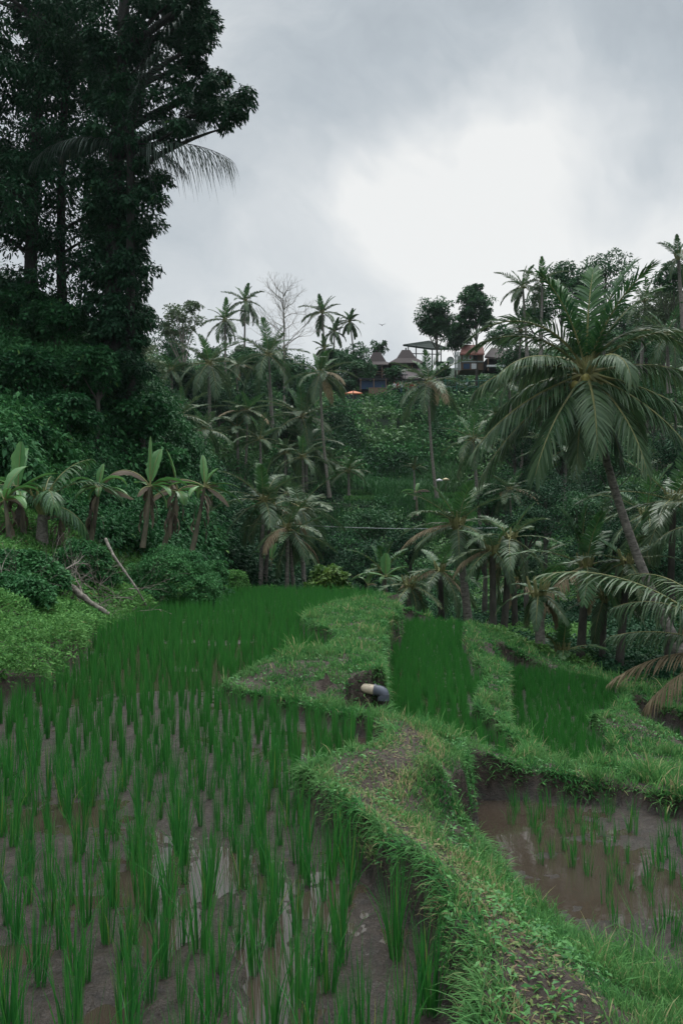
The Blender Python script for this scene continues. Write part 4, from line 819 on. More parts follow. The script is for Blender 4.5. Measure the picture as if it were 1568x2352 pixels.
# ------------------------------------------------------------------ undergrowth on the slopes
def slope_scatter(n, y0, y1, p0, p1, rng, dens_pow=1.0):
    y = y0 * (y1 / y0) ** rng.random(n); px = rng.uniform(p0, p1, n); x = (px - CX) * y / F
    return x, y, base_h(x, y), px
g5 = np.random.default_rng(51)
x, y, z, px = slope_scatter(9500, 34, 116, 330, 1650, g5); r = y * g5.uniform(.005, .018, len(x))
top_ = (HZ - (z - HC) / y * F < 925) & (px > 760) & (px < 1150); r = np.where(top_, r * .4, r)
keep = ~((np.abs(HZ - (z - HC) / y * F - 1150) < 26) & (px > 780) & (px < 1130)); x, y, z, r, top_ = [q[keep] for q in (x, y, z, r, top_)]
z = z + r * .3 + np.where(top_, -.3, np.clip(fbm(x, y, 4, 3, 2), -.05, 1) * 4.0)
def scaled_leaves(c, r, nper, rng, f, squash=.9, ratio=.28, up=.3):
    # leaf size proportional to distance class: three classes
    ps = []
    for lo, hi_ in ((0, 48), (48, 72), (72, 400)):
        k = (c[:, 1] >= lo) & (c[:, 1] < hi_)
        if k.any(): ps.append(clump_leaves(c[k], r[k], nper, f * c[k, 1].mean(), rng, squash, ratio, up))
    return ps
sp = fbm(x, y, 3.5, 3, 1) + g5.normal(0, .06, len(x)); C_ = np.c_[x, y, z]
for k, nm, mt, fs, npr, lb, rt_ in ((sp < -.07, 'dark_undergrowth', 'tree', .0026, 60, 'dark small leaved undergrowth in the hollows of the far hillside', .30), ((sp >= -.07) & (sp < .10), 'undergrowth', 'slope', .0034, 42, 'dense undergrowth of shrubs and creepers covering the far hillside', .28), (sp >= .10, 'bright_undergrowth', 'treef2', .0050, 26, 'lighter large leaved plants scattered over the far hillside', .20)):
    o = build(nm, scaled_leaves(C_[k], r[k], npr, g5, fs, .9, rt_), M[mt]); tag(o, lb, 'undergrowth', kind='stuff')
# tall slope grass right of the centre
x, y, z, px = slope_scatter(26000, 60, 100, 770, 1180, g5); N = len(x); py = HZ - (z - HC) / y * F; k = (py > 940) & (fbm(x, y, 5, 3, 3) > .02); x, y, z = x[k], y[k], z[k]; N = len(x)
b_ = blades(np.c_[x, y, z + .3], g5.random(N) * 6.28, g5.uniform(.7, 1.5, N), np.full(N, .035), g5.normal(.2, .15, N), g5.uniform(.4, 1.6, N), 4, g5)
o = build('slope_grass', [(b_[0], b_[1], np.repeat(g5.random(N) * .9, 8))], M['slopeg']); tag(o, 'long arching grass on the steep slope below the houses', 'grass', kind='stuff')
# narrow terrace ledges across the valley
parts = []
for (ya, yb, xa, xb, d, n) in ((1122, 1130, 770, 1160, 69, 5200), (1136, 1146, 790, 1140, 66, 5200), (1150, 1215, 980, 1115, 61, 6000)):
    N = n; pxx = g5.uniform(xa, xb, N); pyy = g5.uniform(ya, yb, N) + 4 * np.sin(pxx / 60); dd = d - (pyy - ya) * .05
    xx = (pxx - CX) * dd / F; zz = HC + (HZ - pyy) * dd / F; zz = np.maximum(zz, base_h(xx, dd) - .1)
    b_ = blades(np.c_[xx, dd, zz - .3], g5.random(N) * 6.28, g5.uniform(.3, .6, N), np.full(N, .035), g5.normal(.2, .15, N), g5.uniform(.2, 1., N), 3, g5); parts.append((b_[0], b_[1], np.repeat(g5.random(N) * .9, 6)))
o = build('terrace_grass', parts, M['grass']); tag(o, 'bright grass on the narrow ledges and lawn across the valley', 'grass', kind='stuff')
# left hillside thicket
x, y, z, px = slope_scatter(4600, 20.5, 44, -160, 500, g5); k = y > 19.5 + np.maximum(0, (px - 200)) * .02; x, y, z, px = [q[k] for q in (x, y, z, px)]
r = g5.uniform(.25, .8, len(x)); z = z + r * .4 + np.clip(fbm(x, y, 2.4, 3, 1) * 4.2, -.3, 1.8)
sp = fbm(x, y, 1.7, 3, 5) + g5.normal(0, .05, len(x)); C_ = np.c_[x, y, z]
for k, nm, mt, lf, npr, lb in ((sp < .04, 'hillside_thicket', 'vine', .13, 74, 'dark vine covered thicket on the steep left hillside'), ((sp >= .04) & (sp < .16), 'bright_thicket', 'bush', .20, 40, 'brighter large leaved patches in the thicket of the left hillside'), (sp >= .16, 'fine_thicket', 'slope', .09, 110, 'fine leaved creeper patches in the thicket of the left hillside')):
    o = build(nm, [clump_leaves(C_[k], r[k], npr, lf, g5, .9, .27, .1, .5, .5)], M[mt]); tag(o, lb, 'thicket', kind='stuff')
# understorey at the right, beyond the terraces
x, y, z, px = slope_scatter(3600, 16.5, 46, 880, 1760, g5); k = (y > 17.5) | (px > 1480) | (g5.random(len(x)) < .4); k &= ~((y < 26) & (px < 1130)); x, y, z, px = [q[k] for q in (x, y, z, px)]
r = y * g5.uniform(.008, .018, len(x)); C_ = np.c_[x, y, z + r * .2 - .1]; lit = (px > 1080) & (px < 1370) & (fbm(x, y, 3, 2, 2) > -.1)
o = build('shade_toned_understorey', scaled_leaves(C_[~lit], r[~lit] * 1.25, 60, g5, .0042, .8), M['tree']); tag(o, 'bushes and ferns on the palm grove floor, grove shade in their leaf colour', 'understorey', kind='stuff')  # outside the lit patch, grove shade is put into a darker leaf colour
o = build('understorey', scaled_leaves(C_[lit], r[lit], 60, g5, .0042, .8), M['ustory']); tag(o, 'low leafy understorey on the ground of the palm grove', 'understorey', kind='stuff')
x, y, z, px = slope_scatter(1500, 28, 48, 490, 930, g5); r = y * g5.uniform(.010, .024, len(x)); o = build('ravine_shrubs', scaled_leaves(np.c_[x, y, z + r * .8], r, 70, g5, .0042), M['tree']); tag(o, 'shrubs filling the ravine behind the left paddy, ravine shade in their leaf colour', 'shrubs', kind='stuff')  # depth of the ravine: shade painted in by the dark leaf colour
#@@PART3
# ------------------------------------------------------------------ banana plants
def bleaf(rng, L, W, elev, az, droop, K=13, jag=.28, dead=False):
    s = np.linspace(0, 1, K + 3); ang = elev - droop * s ** 1.4; ds = L / (K + 2)
    x = np.r_[0, np.cumsum(np.cos(ang[1:]) * ds)]; z = np.r_[0, np.cumsum(np.sin(ang[1:]) * ds)]; C = np.c_[x, x * 0, z]
    R = tube(C, np.linspace(.022, .005, K + 3), 4); C = C[2:]; a = ang[2:]; n = len(C); t = np.linspace(0, 1, n)
    w = W * np.sin(np.pi * np.clip(t * .93 + .05, 0, 1)) ** .55; Nn = np.c_[-np.sin(a), a * 0, np.cos(a)]; ps = []
    for sd in (1, -1):
        wj = w * (1 - jag * rng.random(n)); fold = rng.uniform(.1, .5) if not dead else rng.uniform(-1.3, -.7)
        out = C + np.c_[a * 0, np.full(n, sd), a * 0] * (wj * math.cos(fold))[:, None] + Nn * (wj * math.sin(fold))[:, None]
        mid = (C + out) / 2 + Nn * (w * .08)[:, None]
        V = np.stack([C, mid, out], 1).reshape(-1, 3); b = np.arange(n - 1)[:, None] * 3 + np.arange(2)[None]
        Fq = np.stack([b, b + 1, b + 4, b + 3], -1).reshape(-1, 4); ps.append((rotz(V, az), Fq, np.clip(rng.random() * .7 + .3 * rng.random(len(V)), 0, 1)))
    return (rotz(R[0], az), R[1], .5), ps
def banana(base, top, lv, label, rng, r=.065, skirt=9, group=None):
    base = np.array(base, float); top = np.array(top, float); root = empty('banana_plant', tuple(base), label, 'banana plant', group); off = top - base
    build('stem', [(*tube(bez(off * 0, off * .5 + [.03, 0, 0], off, 9), r * np.linspace(1.2, .5, 9), 9), .5)], M['bstem'], root, True)
    lv = list(lv) + [(rng.random() * 360, rng.uniform(-25, 50), rng.uniform(50, 110), lv[0][3] * rng.uniform(.5, .8), lv[0][3] * .11, 'd' if rng.random() < .4 else 'g') for _ in range(4 if skirt else 1)]
    for (az, el, dr, L, W, st) in lv:
        Rk, ps = bleaf(rng, L, W, deg(el), deg(az), deg(dr), dead=(st == 'd'))
        o = build('leaf', [(Rk[0] + off, Rk[1], Rk[2], 1)] + [(p[0] + off, p[1], p[2], 0) for p in ps], [M['bdead'] if st == 'd' else M['banana'], M['rachis']], root)
        if st == 'd': o['label'] = 'withered brown leaf'
    ps = []; H = np.linalg.norm(off)
    for i in range(skirt):
        a = rng.random() * 6.28; h = rng.uniform(.45, .98); L = H * rng.uniform(.22, .45); st_ = off * h; K = 7; t = np.linspace(0, 1, K)
        C = st_ + np.c_[np.cos(a) * (.08 + .14 * np.sin(t * 2.4)), np.sin(a) * (.08 + .14 * np.sin(t * 2.4)), -L * t]
        S = np.array([-math.sin(a), math.cos(a), 0]) * (.042 * np.sin(np.pi * (t * .85 + .1)) * (1 + .4 * rng.normal(0, 1, K)))[:, None]
        V, Fq = ribbons(C[None], S[None]); ps.append((V, Fq, rng.random()))
    if ps: build('dead_leaves', ps, M['bdead'], root)
    return root
gb = np.random.default_rng(61)
def bn(pt, pb, d, lv, label, **k):
    return banana(gz(pb, d, -.1) if isinstance(pb, (int, float)) else P(*pb, d), P(*pt, d), [(a, e, r, L * d / F, L * d / F * w, s) for a, e, r, L, w, s in lv], label, gb, **k)
bn((42, 1130), (60, 1270), 18.5, [(80, 86, 6, 118, .19, 'g'), (15, 45, 40, 100, .13, 'g'), (5, 18, 55, 80, .24, 'g'), (170, 50, 90, 90, .2, 'g'), (150, 60, 110, 90, .2, 'g'), (200, 20, 60, 80, .2, 'g'), (100, 78, 60, 150, .12, 'g'), (300, 10, 80, 70, .2, 'g')], 'leftmost banana plant with one broad leaf standing straight up', r=.07)
bn((228, 1120), (205, 1262), 19.5, [(10, 60, 130, 80, .2, 'g'), (178, 50, 120, 90, .16, 'g'), (75, 80, 20, 60, .2, 'g'), (340, 5, 40, 80, .14, 'g'), (0, -5, 30, 85, .14, 'd'), (230, 0, 60, 70, .2, 'g'), (150, -50, 30, 80, .16, 'd')], 'banana plant with a thick skirt of dead leaves above the thin fallen stem', skirt=11)
bn((345, 1118), (328, 1258), 20.5, [(60, 78, 22, 98, .24, 'g'), (178, 58, 118, 130, .13, 'd'), (150, 30, 40, 50, .3, 'g'), (10, 35, 75, 90, .18, 'g'), (330, 10, 70, 70, .2, 'g'), (100, 86, 12, 120, .05, 'g'), (250, 0, 60, 60, .2, 'd')], 'banana plant with a ribbed pale leaf standing up and a brown leaf bent left', skirt=9)
bn((408, 1128), (375, 1262), 21.5, [(190, 82, 16, 100, .17, 'g'), (170, 45, 90, 70, .2, 'g'), (5, 40, 110, 80, .2, 'd'), (350, 10, 50, 80, .2, 'g'), (200, 10, 70, 70, .2, 'd'), (300, -10, 60, 60, .25, 'g')], 'banana plant with one upright leaf, between the ribbed leaf plant and the bent stem', skirt=12)
bn((470, 1118), (440, 1270), 21.0, [(20, 66, 30, 55, .3, 'g'), (110, 80, 20, 80, .14, 'g'), (178, 30, 50, 90, .14, 'd'), (185, 20, 40, 80, .2, 'g'), (0, 20, 50, 85, .13, 'g'), (355, -5, 45, 100, .13, 'g'), (345, -15, 50, 80, .15, 'd'), (240, 0, 60, 60, .2, 'g')], 'rightmost banana plant of the row, leaves spreading wide to both sides', skirt=11)
bn((140, 1190), (132, 1268), 18.8, [(20, 20, 70, 50, .2, 'g'), (160, 30, 80, 50, .2, 'd'), (300, -20, 40, 50, .2, 'd')], 'stunted banana stump with brown rags under the glossy palm', skirt=9)
bn((12, 1150), (25, 1275), 17.5, [(20, 60, 100, 90, .2, 'g'), (160, 60, 100, 90, .2, 'g'), (60, 80, 60, 110, .18, 'g'), (330, 20, 80, 80, .2, 'g')], 'banana plant cut by the left frame edge', skirt=8)
bn((885, 1325), (883, 1372), 26, [(80, 86, 8, 55, .28, 'g'), (178, 18, 30, 60, .2, 'g'), (10, 40, 40, 60, .16, 'g'), (320, 10, 50, 50, .25, 'g')], 'small banana plant at the far rim of the left paddy', skirt=0, r=.05)
bn((845, 1345), (845, 1378), 26, [(60, 70, 40, 40, .25, 'g'), (150, 60, 60, 36, .25, 'g'), (10, 40, 50, 36, .25, 'g')], 'tiny banana sucker beside the small banana plant', skirt=0, r=.04)
bn((622, 1290), (620, 1366), 31, [(70, 76, 30, 70, .16, 'g'), (20, 50, 80, 60, .18, 'g'), (160, 55, 80, 60, .18, 'g'), (200, 30, 60, 50, .2, 'g')], 'pale banana plant behind the close pair of palm trunks', skirt=0, r=.06)
bn((955, 1130), (957, 1185), 58, [(60, 70, 30, 26, .2, 'g'), (175, 25, 60, 36, .2, 'g'), (5, 30, 60, 34, .2, 'd'), (200, -5, 40, 34, .25, 'g')], 'banana plant below the grass terrace across the valley', skirt=0, r=.1)
bn((1552, 1760), (1548, 1830), 9.8, [(175, 30, 70, 70, .2, 'g'), (150, 60, 80, 60, .2, 'g'), (20, 40, 80, 70, .2, 'g'), (240, 20, 60, 60, .2, 'g'), (190, 70, 60, 60, .18, 'g')], 'dark banana plant at the right edge beside the lowest terrace', skirt=3, r=.06)

# ------------------------------------------------------------------ left bank: bushes, fallen stems, twigs
def bush(px, py, rx, ry, d, n, nper, leaf, label, mat='bush', rp=.16, seed=1, dz=.0):
    rg = np.random.default_rng(seed); c = np.array(P(px, py, d)); s = d / F; b0 = np.array([c[0], d, float(base_h(c[0], d))]); hgt = (c[2] + ry * s) - b0[2]
    root = empty('bush', tuple(b0), label, 'bush'); u = nrm(rg.normal(size=(n, 3))); u[:, 2] = np.abs(u[:, 2]); q = rg.uniform(.78, 1.0, n)
    C = u * q[:, None] * [rx * s, rx * s * .8, hgt * .92]; C[:, 2] += .1 * fbm(C[:, 0] + px, C[:, 1], .5, 2, 1)
    build('foliage', [clump_leaves(C, rg.uniform(.7, 1.3, n) * rp * rx * s, nper, leaf, rg, .8, .33, .3, .4, .35)], M[mat], root)
    return root
bush(392, 1300, 118, 52, 19.5, 240, 110, .055, 'big rounded creeper covered bush left of the close pair of palm trunks', 'bushb', .13, 3)
bush(50, 1298, 100, 36, 14.2, 150, 110, .075, 'large leafy bush behind the twig pile at the left edge', 'bush', .17, 4)
bush(185, 1262, 70, 34, 17.0, 110, 80, .07, 'dark bush below the dead leaf skirt of the banana plant', 'bush', .16, 5)
bush(30, 1355, 95, 45, 12.4, 150, 90, .06, 'dark leaved bush low at the left edge above the pale ground cover', 'bush', .15, 6)
bush(228, 1320, 48, 30, 17.2, 80, 80, .06, 'small bush under the thin leaning stem', 'bush', .18, 7)
bush(490, 1300, 44, 30, 21, 80, 80, .06, 'bush closing the right end of the creeper mound', 'bushb', .16, 8)
bush(752, 1320, 62, 40, 27, 120, 60, .13, 'yellowish leaved shrub glowing in front of the dark ravine', 'shruby', .2, 9)
bush(540, 1325, 34, 14, 25, 90, 90, .05, 'square grassy block at the back corner of the left paddy', 'cover', .25, 10)
def log(pts, r, label, name='fallen_trunk', mat='pbark', twigs=0, seed=1):
    p = np.array([P(*q) for q in pts]); rg = np.random.default_rng(seed); root = empty(name, tuple(p[0]), label, 'fallen trunk'); q = p - p[0]
    tt = np.linspace(0, len(q) - 1, 18); qq = np.array([[np.interp(t, np.arange(len(q)), q[:, k]) for k in range(3)] for t in tt]) + rg.normal(0, r * .05, (18, 3))
    build('trunk', [(*tube(qq, r * np.linspace(1, .45, 18) * (1 + .1 * rg.normal(0, 1, 18)), 9), .5)], M[mat], root, True); ps = []
    for _ in range(twigs):
        i = rg.integers(3, 16); branch(qq[i], nrm(rg.normal(0, .6, 3) + [0, -.2, .5]), .30, r * .28, 2, rg, ps)
    if ps: build('branch', ps, M['pbark'], root)
log([(105, 1283, 15.2), (160, 1345, 14.8), (205, 1382, 14.6), (252, 1412, 14.6)], .085, 'pale fallen trunk slanting down to the left paddy', twigs=4, seed=2)
log([(243, 1238, 17.8), (262, 1278, 17.4), (285, 1310, 17.2), (315, 1352, 17.0), (337, 1392, 17.2)], .038, 'thin spotted stem leaning against the creeper mound', 'leaning_stem', twigs=0, seed=3)
log([(92, 1348, 13.2), (108, 1375, 13.0), (118, 1400, 12.9)], .05, 'short broken stem sticking out of the twig pile', 'broken_stem', seed=4)
gt = np.random.default_rng(71)
root = empty('twig_pile', P(110, 1400, 13), 'tangle of dry grey brown twigs heaped on the left bank', 'twig pile'); ps = []; c0 = np.array(P(110, 1400, 13))
for _ in range(46):
    px, py = gt.uniform(5, 320), 0; py = 1425 - (px - 5) * .06 - gt.random() * 75; d = 13.2 + (px / 320) * 3.3; s0 = PV(px, py, d) - c0
    branch(s0, nrm(gt.normal(0, .7, 3) * [1.4, .5, .6] + [0, -.15, .15]), gt.uniform(.25, .5), gt.uniform(.006, .013), 2, gt, ps)
build('twigs', ps, M['twig'], root)
Rk, q = bleaf(gt, .95, .2, deg(-50), deg(155), deg(25)); bpos = P(108, 1268, 14.6)
root = empty('torn_leaf', bpos, 'pale torn banana leaf hanging over the top of the fallen trunk', 'leaf'); build('blade', q, M['banana'], root); build('midrib', [Rk], M['rachis'], root)

# ------------------------------------------------------------------ drain pipe and small things near the paddies
def relP(c, *a): return PV(*a) - np.array(c)
dp = 7.75; c = P(866, 1588, dp); root = empty('drain_pipe', c, 'plastic drain pipe with grey elbow sticking out of the bund wall', 'pipe'); rr0 = 11.5 * dp / F
build('pipe', [(*tube([relP(c, 806, 1573, dp + .42), relP(c, 842, 1581, dp + .06), relP(c, 862, 1585, dp)], rr0, 18), .5)], M['pvc'], root, True)
el = bez(relP(c, 858, 1584, dp), relP(c, 889, 1586, dp - .02), relP(c, 879 + 1, 1606, dp - .03), 9)
build('elbow', [(*tube(el, rr0 * 1.08, 18), .5)], M['pvcg'], root, True)
build('elbow_collar', [(*tube([relP(c, 880.5, 1599, dp - .03), relP(c, 880.3, 1608, dp - .03)], rr0 * 1.18, 18), .5), (*tube([relP(c, 857, 1583.6, dp), relP(c, 861, 1584.2, dp)], rr0 * 1.2, 18), .5)], M['pvcg'], root, True)
n_ = 14; a_ = np.linspace(0, 1, n_)
build('water_trickle', [ribbons(np.array([[relP(c, 878 + 1.5 * k, 1606, dp - .03) + [0.004 * math.sin(9 * t + k), 0, -.17 * t] for t in a_] for k in range(3)]), np.tile([.006, 0, 0], (3, n_, 1))) + (.5,)], M['trickle'], root)
def stick(a, b, r, label, name, mat, cat):
    a, b = np.array(P(*a)), np.array(P(*b)); o = build(name, [(*tube(np.array([a - a, (b - a) * .5 + [0, 0, r * .3], b - a]), [r, r * 1.1, r * .8], 8), .5)], M[mat], None, True); o.location = tuple(a); tag(o, label, cat)
stick((829, 1530, 8.6), (842, 1548, 8.5), .021, 'short tan wooden stake leaning in the grass above the drain pipe', 'wooden_stake', 'wood', 'stake')
stick((1110, 1504, 15.5), (1124, 1508, 15.4), .035, 'white pipe end poking out of the bund behind the middle terrace', 'white_pipe', 'gravel_white', 'pipe')
stick((1237, 1942 - 6, 5.9), (1262, 1943, 5.8), .012, 'reddish clod of earth on the bund above the right paddy', 'earth_clod', 'wood', 'clod') if False else None
# thin wire over the ravine
wp = bez(P(690, 1206, 34), P(960, 1222, 34), P(1240, 1208, 33), 16); o = build('wire', [(*tube(wp, .012, 4), .5)], M['wire']); tag(o, 'thin pale wire strung across the dark ravine', 'wire')
# bird
bc = P(877, 747, 60); ps = [ribbons(np.array([[(-.28, 0, .10), (-.14, 0, .07), (0, 0, 0), (.14, 0, .07), (.28, 0, .10)]]), np.array([[(0, .02, 0), (0, .06, 0), (0, .07, 0), (0, .06, 0), (0, .02, 0)]])) + (.5,), (*tube([(0, -.14, 0), (0, -.05, 0), (0, .08, 0), (0, .16, 0)], [.01, .035, .035, .01], 6), .5)]
o = build('bird', ps, M['black'], None, True); o.location = bc; tag(o, 'tiny dark bird flying in the pale sky', 'bird')

# ------------------------------------------------------------------ houses on the ridge
def hbox(c, px0, px1, py0, py1, d, dep):
    a, b = PV(px0, py1, d), PV(px1, py0, d); w, h = b[0] - a[0], b[2] - a[2]
    return box((np.array([(a[0] + b[0]) / 2, d + dep / 2, (a[2] + b[2]) / 2]) - c), (w, dep, h))
def joglo(c, cx, w, dep, ze, zm, zt, rw):
    """two pitch joglo roof; c root, centre x, y handled by caller; returns V,F"""
    rings = []
    for hw, hd, z in ((w / 2, dep / 2, ze), (w * .27, dep * .27, zm), (rw / 2, .12, zt)):
        rings.append(np.array([(-hw, -hd, z), (hw, -hd, z), (hw, hd, z), (-hw, hd, z)]))
    V = np.concatenate(rings + [rings[0] - [0, 0, .12]]); Fq = []
    for k in range(2):
        for j in range(4): Fq.append([k * 4 + j, k * 4 + (j + 1) % 4, k * 4 + 4 + (j + 1) % 4, k * 4 + 4 + j])
    Fq.append([8, 9, 10, 11]); Fq.append([15, 14, 13, 12])
    for j in range(4): Fq.append([12 + j, 12 + (j + 1) % 4, (j + 1) % 4, j])
    return V + np.asarray(cx), np.array(Fq), .5
def pavilion(px, pyb, d, w_px, pye, pym, pyt, label, lean=0):
    c = PV(px, pyb, d); s = d / F; z = lambda py: (pyb - py) * s; w = w_px * s; root = empty('joglo_house', tuple(c), label, 'house')
    rf = build('roof', [joglo(c, (0, w * .35, 0), w, w * .8, z(pye), z(pym), z(pyt), w * .22)], M['rooft'], root)
    build('finial', [(*tube([(0, w * .35, z(pyt) - .1), (0, w * .35, z(pyt) + .2), (0, w * .35, z(pyt) + .35)], [.08, .12, .03], 6), .5)], M['rooft'], rf)
    for dx in (-.4, -.14, .14, .4): build('post', [(*tube([(dx * w, 0, -.2), (dx * w, 0, z(pye) + .1)], .09, 6), .5)], M['wood'], root)
    build('wall', [box((0, w * .45, z(pye) / 2), (w * .86, w * .5, z(pye)))], M['black'], root)
    build('railing', [box((0, -.05, .75), (w * .84, .07, .07)), box((0, -.05, .4), (w * .84, .05, .05))], M['wood'], root)
    return root
pavilion(866, 866, 109, 78, 838, 828, 803, 'left joglo house with steep brown tiled roof on the ridge')
pavilion(934, 862, 107, 84, 834, 820, 797, 'second joglo house whose roof peak rises beside the metal canopy')
# metal canopy
d = 112; c = PV(970, 868, d); root = empty('metal_canopy', tuple(c), 'open sided shed with tilted green metal roof behind the joglo houses', 'canopy')
a, b, e1 = relP(c, 925, 791, d), relP(c, 985, 782, d + 3), relP(c, 1030, 800, d + 3)
V = np.array([a, b, e1, relP(c, 990, 800, d - 1)]); V = np.r_[V, V - [0, 0, .25]]; build('roof', [(V, np.array([[0, 1, 2, 3], [7, 6, 5, 4], [0, 3, 7, 4], [1, 0, 4, 5], [2, 1, 5, 6], [3, 2, 6, 7]]), .5)], M['greenroof'], root)
for q in ((937, 792), (955, 790), (1012, 800), (992, 801)): build('post', [(*tube([relP(c, q[0], 868, d), relP(c, q[0], q[1], d)], .09, 6), .5)], M['steel'], root)
build('beam', [(*tube([relP(c, 937, 812, d), relP(c, 1012, 814, d)], .07, 6), .5)], M['steel'], root)
# lower guest house with white wall
d = 103; c = PV(950, 900, d); root = empty('terrace_house', tuple(c), 'low white walled house with purple brown roof behind the visitors', 'house')
V = np.array([relP(c, 885, 872, d - 1), relP(c, 992, 868, d - 1), relP(c, 985, 846, d + 4), relP(c, 920, 846, d + 4)]); V = np.r_[V, V - [0, 0, .2]]
build('roof', [(V, np.array([[0, 1, 2, 3], [7, 6, 5, 4], [0, 3, 7, 4], [1, 0, 4, 5], [2, 1, 5, 6], [3, 2, 6, 7]]), .5)], M['roofp'], root)
build('wall', [hbox(c, 926, 990, 870, 900, d + .5, 3)], M['whitew'], root); build('doorway', [hbox(c, 938, 948, 876, 898, d + .35, .1)], M['black'], root); build('window', [hbox(c, 960, 974, 888, 894, d + .35, .1)], M['black'], root)
for q in (890, 905, 922): build('post', [(*tube([relP(c, q, 900, d), relP(c, q, 871, d)], .07, 6), .5)], M['wood'], root)
# dark awning
d = 101; c = PV(908, 880, d); root = empty('dark_awning', tuple(c), 'flat black awning under the joglo roofs', 'awning')
V = np.array([relP(c, 878, 862, d), relP(c, 936, 860, d), relP(c, 922, 855, d + 3), relP(c, 892, 855, d + 3)]); V = np.r_[V, V - [0, 0, .12]]
build('cloth', [(V, np.array([[0, 1, 2, 3], [7, 6, 5, 4], [0, 3, 7, 4], [1, 0, 4, 5], [2, 1, 5, 6], [3, 2, 6, 7]]), .5)], M['black'], root)
for q in (884, 930): build('post', [(*tube([relP(c, q, 885, d), relP(c, q, 861, d)], .05, 5), .5)], M['steel'], root)
# blue hut
d = 98; c = PV(858, 902, d); root = empty('blue_hut', tuple(c), 'hut hung with dark blue tarpaulin above the orange parasol hut', 'hut')
build('tarpaulin', [hbox(c, 826, 888, 874, 894, d, 2.5)], M['blue'], root); build('roof', [hbox(c, 822, 892, 868, 873, d - .3, 3.2)], M['black'], root); build('fence_panel', [hbox(c, 846, 888, 890, 908, d - .6, .12)], M['wood'], root)
for q in (828, 858, 886): build('post', [(*tube([relP(c, q, 908, d - .4), relP(c, q, 870, d - .4)], .07, 6), .5)], M['wood'], root)
# parasol hut
d = 91; c = PV(812, 930, d); root = empty('parasol_hut', tuple(c), 'dark netted hut under an orange square parasol on the slope edge', 'hut')
build('parasol', [joglo(c, (relP(c, 812, 903, d)[0], .8, 0), 40 * d / F, 1.8, relP(c, 812, 903, d)[2], relP(c, 812, 899, d)[2], relP(c, 812, 895, d)[2], .15)], M['orange'], root)
V = np.array([relP(c, 788, 912, d), relP(c, 800, 905, d), relP(c, 826, 906, d), relP(c, 834, 932, d), relP(c, 788, 928, d)]); V = np.r_[V, V + [0, 2, 0]]
Fp = [[0, 1, 6, 5], [1, 2, 7, 6], [2, 3, 8, 7], [3, 4, 9, 8], [4, 0, 5, 9], [1, 4, 3, 2], [0, 4, 1, 1][:4]]
build('netting', [(V, np.array(Fp[:6]), .5), (V[[0, 1, 4, 4]] + [0, 0, 0], np.array([[0, 2, 1, 1]])[:, :4], .5)], M['tarp'], root)
build('pole', [(*tube([relP(c, 811, 940, d - .4), relP(c, 811, 896, d - .4)], .06, 6), .5)], M['wood'], root); build('deck', [hbox(c, 786, 850, 929, 933, d - .3, 2.4)], M['wood'], root)
for q in (833, 848): build('post', [(*tube([relP(c, q, 945, d), relP(c, q, 918, d)], .05, 5), .5)], M['steel'], root)
# wooden facade house
d = 100; c = PV(1085, 850, d); root = empty('wooden_house', tuple(c), 'timber fronted house with rusty red roof and open windows between the ridge trees', 'house')
V = np.array([relP(c, 1056, 812, d - .6), relP(c, 1112, 812, d - .6), relP(c, 1108, 792, d + 3), relP(c, 1060, 792, d + 3)]); V = np.r_[V, V - [0, 0, .2]]
build('roof', [(V, np.array([[0, 1, 2, 3], [7, 6, 5, 4], [0, 3, 7, 4], [1, 0, 4, 5], [2, 1, 5, 6], [3, 2, 6, 7]]), .5)], M['roofr'], root)
build('wall', [hbox(c, 1058, 1110, 810, 850, d, 3)], M['wood'], root)
for x0, x1, y0, y1, nm, mm in ((1062, 1071, 814, 826, 'window', 'pale'), (1073, 1085, 813, 827, 'window', 'pale'), (1087, 1095, 815, 826, 'window', 'black'), (1060, 1108, 829, 832, 'rail', 'pale'), (1064, 1078, 835, 847, 'shelf', 'blue'), (1082, 1094, 835, 847, 'shelf', 'whitew'), (1078, 1081, 819, 824, 'red_cloth', 'red')):
    build(nm, [hbox(c, x0, x1, y0, y1, d - .14 - (.05 if nm == 'red_cloth' else 0), .1)], M[mm], root)
for q in (1044, 1049, 1054): build('curtain', [hbox(c, q, q + 3.5, 808, 850, d - .2, .12)], M['pale'], root)
build('signboard', [(*tube([relP(c, 1034, 828, d - .3), relP(c, 1034, 828, d - .4)], 9 * d / F, 14), .5), (np.array([relP(c, 1034, 828, d - .4) + [9 * d / F * math.cos(t), 0, 9 * d / F * math.sin(t)] for t in np.linspace(0, 2 * np.pi, 12, endpoint=False)]), np.arange(12)[None], .5)], M['pale'], root)
# dark shed
d = 97; c = PV(1155, 850, d); root = empty('dark_shed', tuple(c), 'long dark shed with sagging roof right of the timber house', 'shed')
V = np.array([relP(c, 1112, 818, d), relP(c, 1195, 828, d), relP(c, 1180, 806, d + 4), relP(c, 1128, 798, d + 4)]); V = np.r_[V, V - [0, 0, .25]]
build('roof', [(V, np.array([[0, 1, 2, 3], [7, 6, 5, 4], [0, 3, 7, 4], [1, 0, 4, 5], [2, 1, 5, 6], [3, 2, 6, 7]]), .5)], M['rooft'], root)
build('wall', [hbox(c, 1116, 1190, 824, 846, d + 1, 3)], M['black'], root); build('counter', [hbox(c, 1118, 1168, 838, 842, d - .2, .4)], M['whitew'], root)
for q in (1120, 1150, 1185): build('post', [(*tube([relP(c, q, 852, d), relP(c, q, 822, d)], .08, 6), .5)], M['wood'], root)
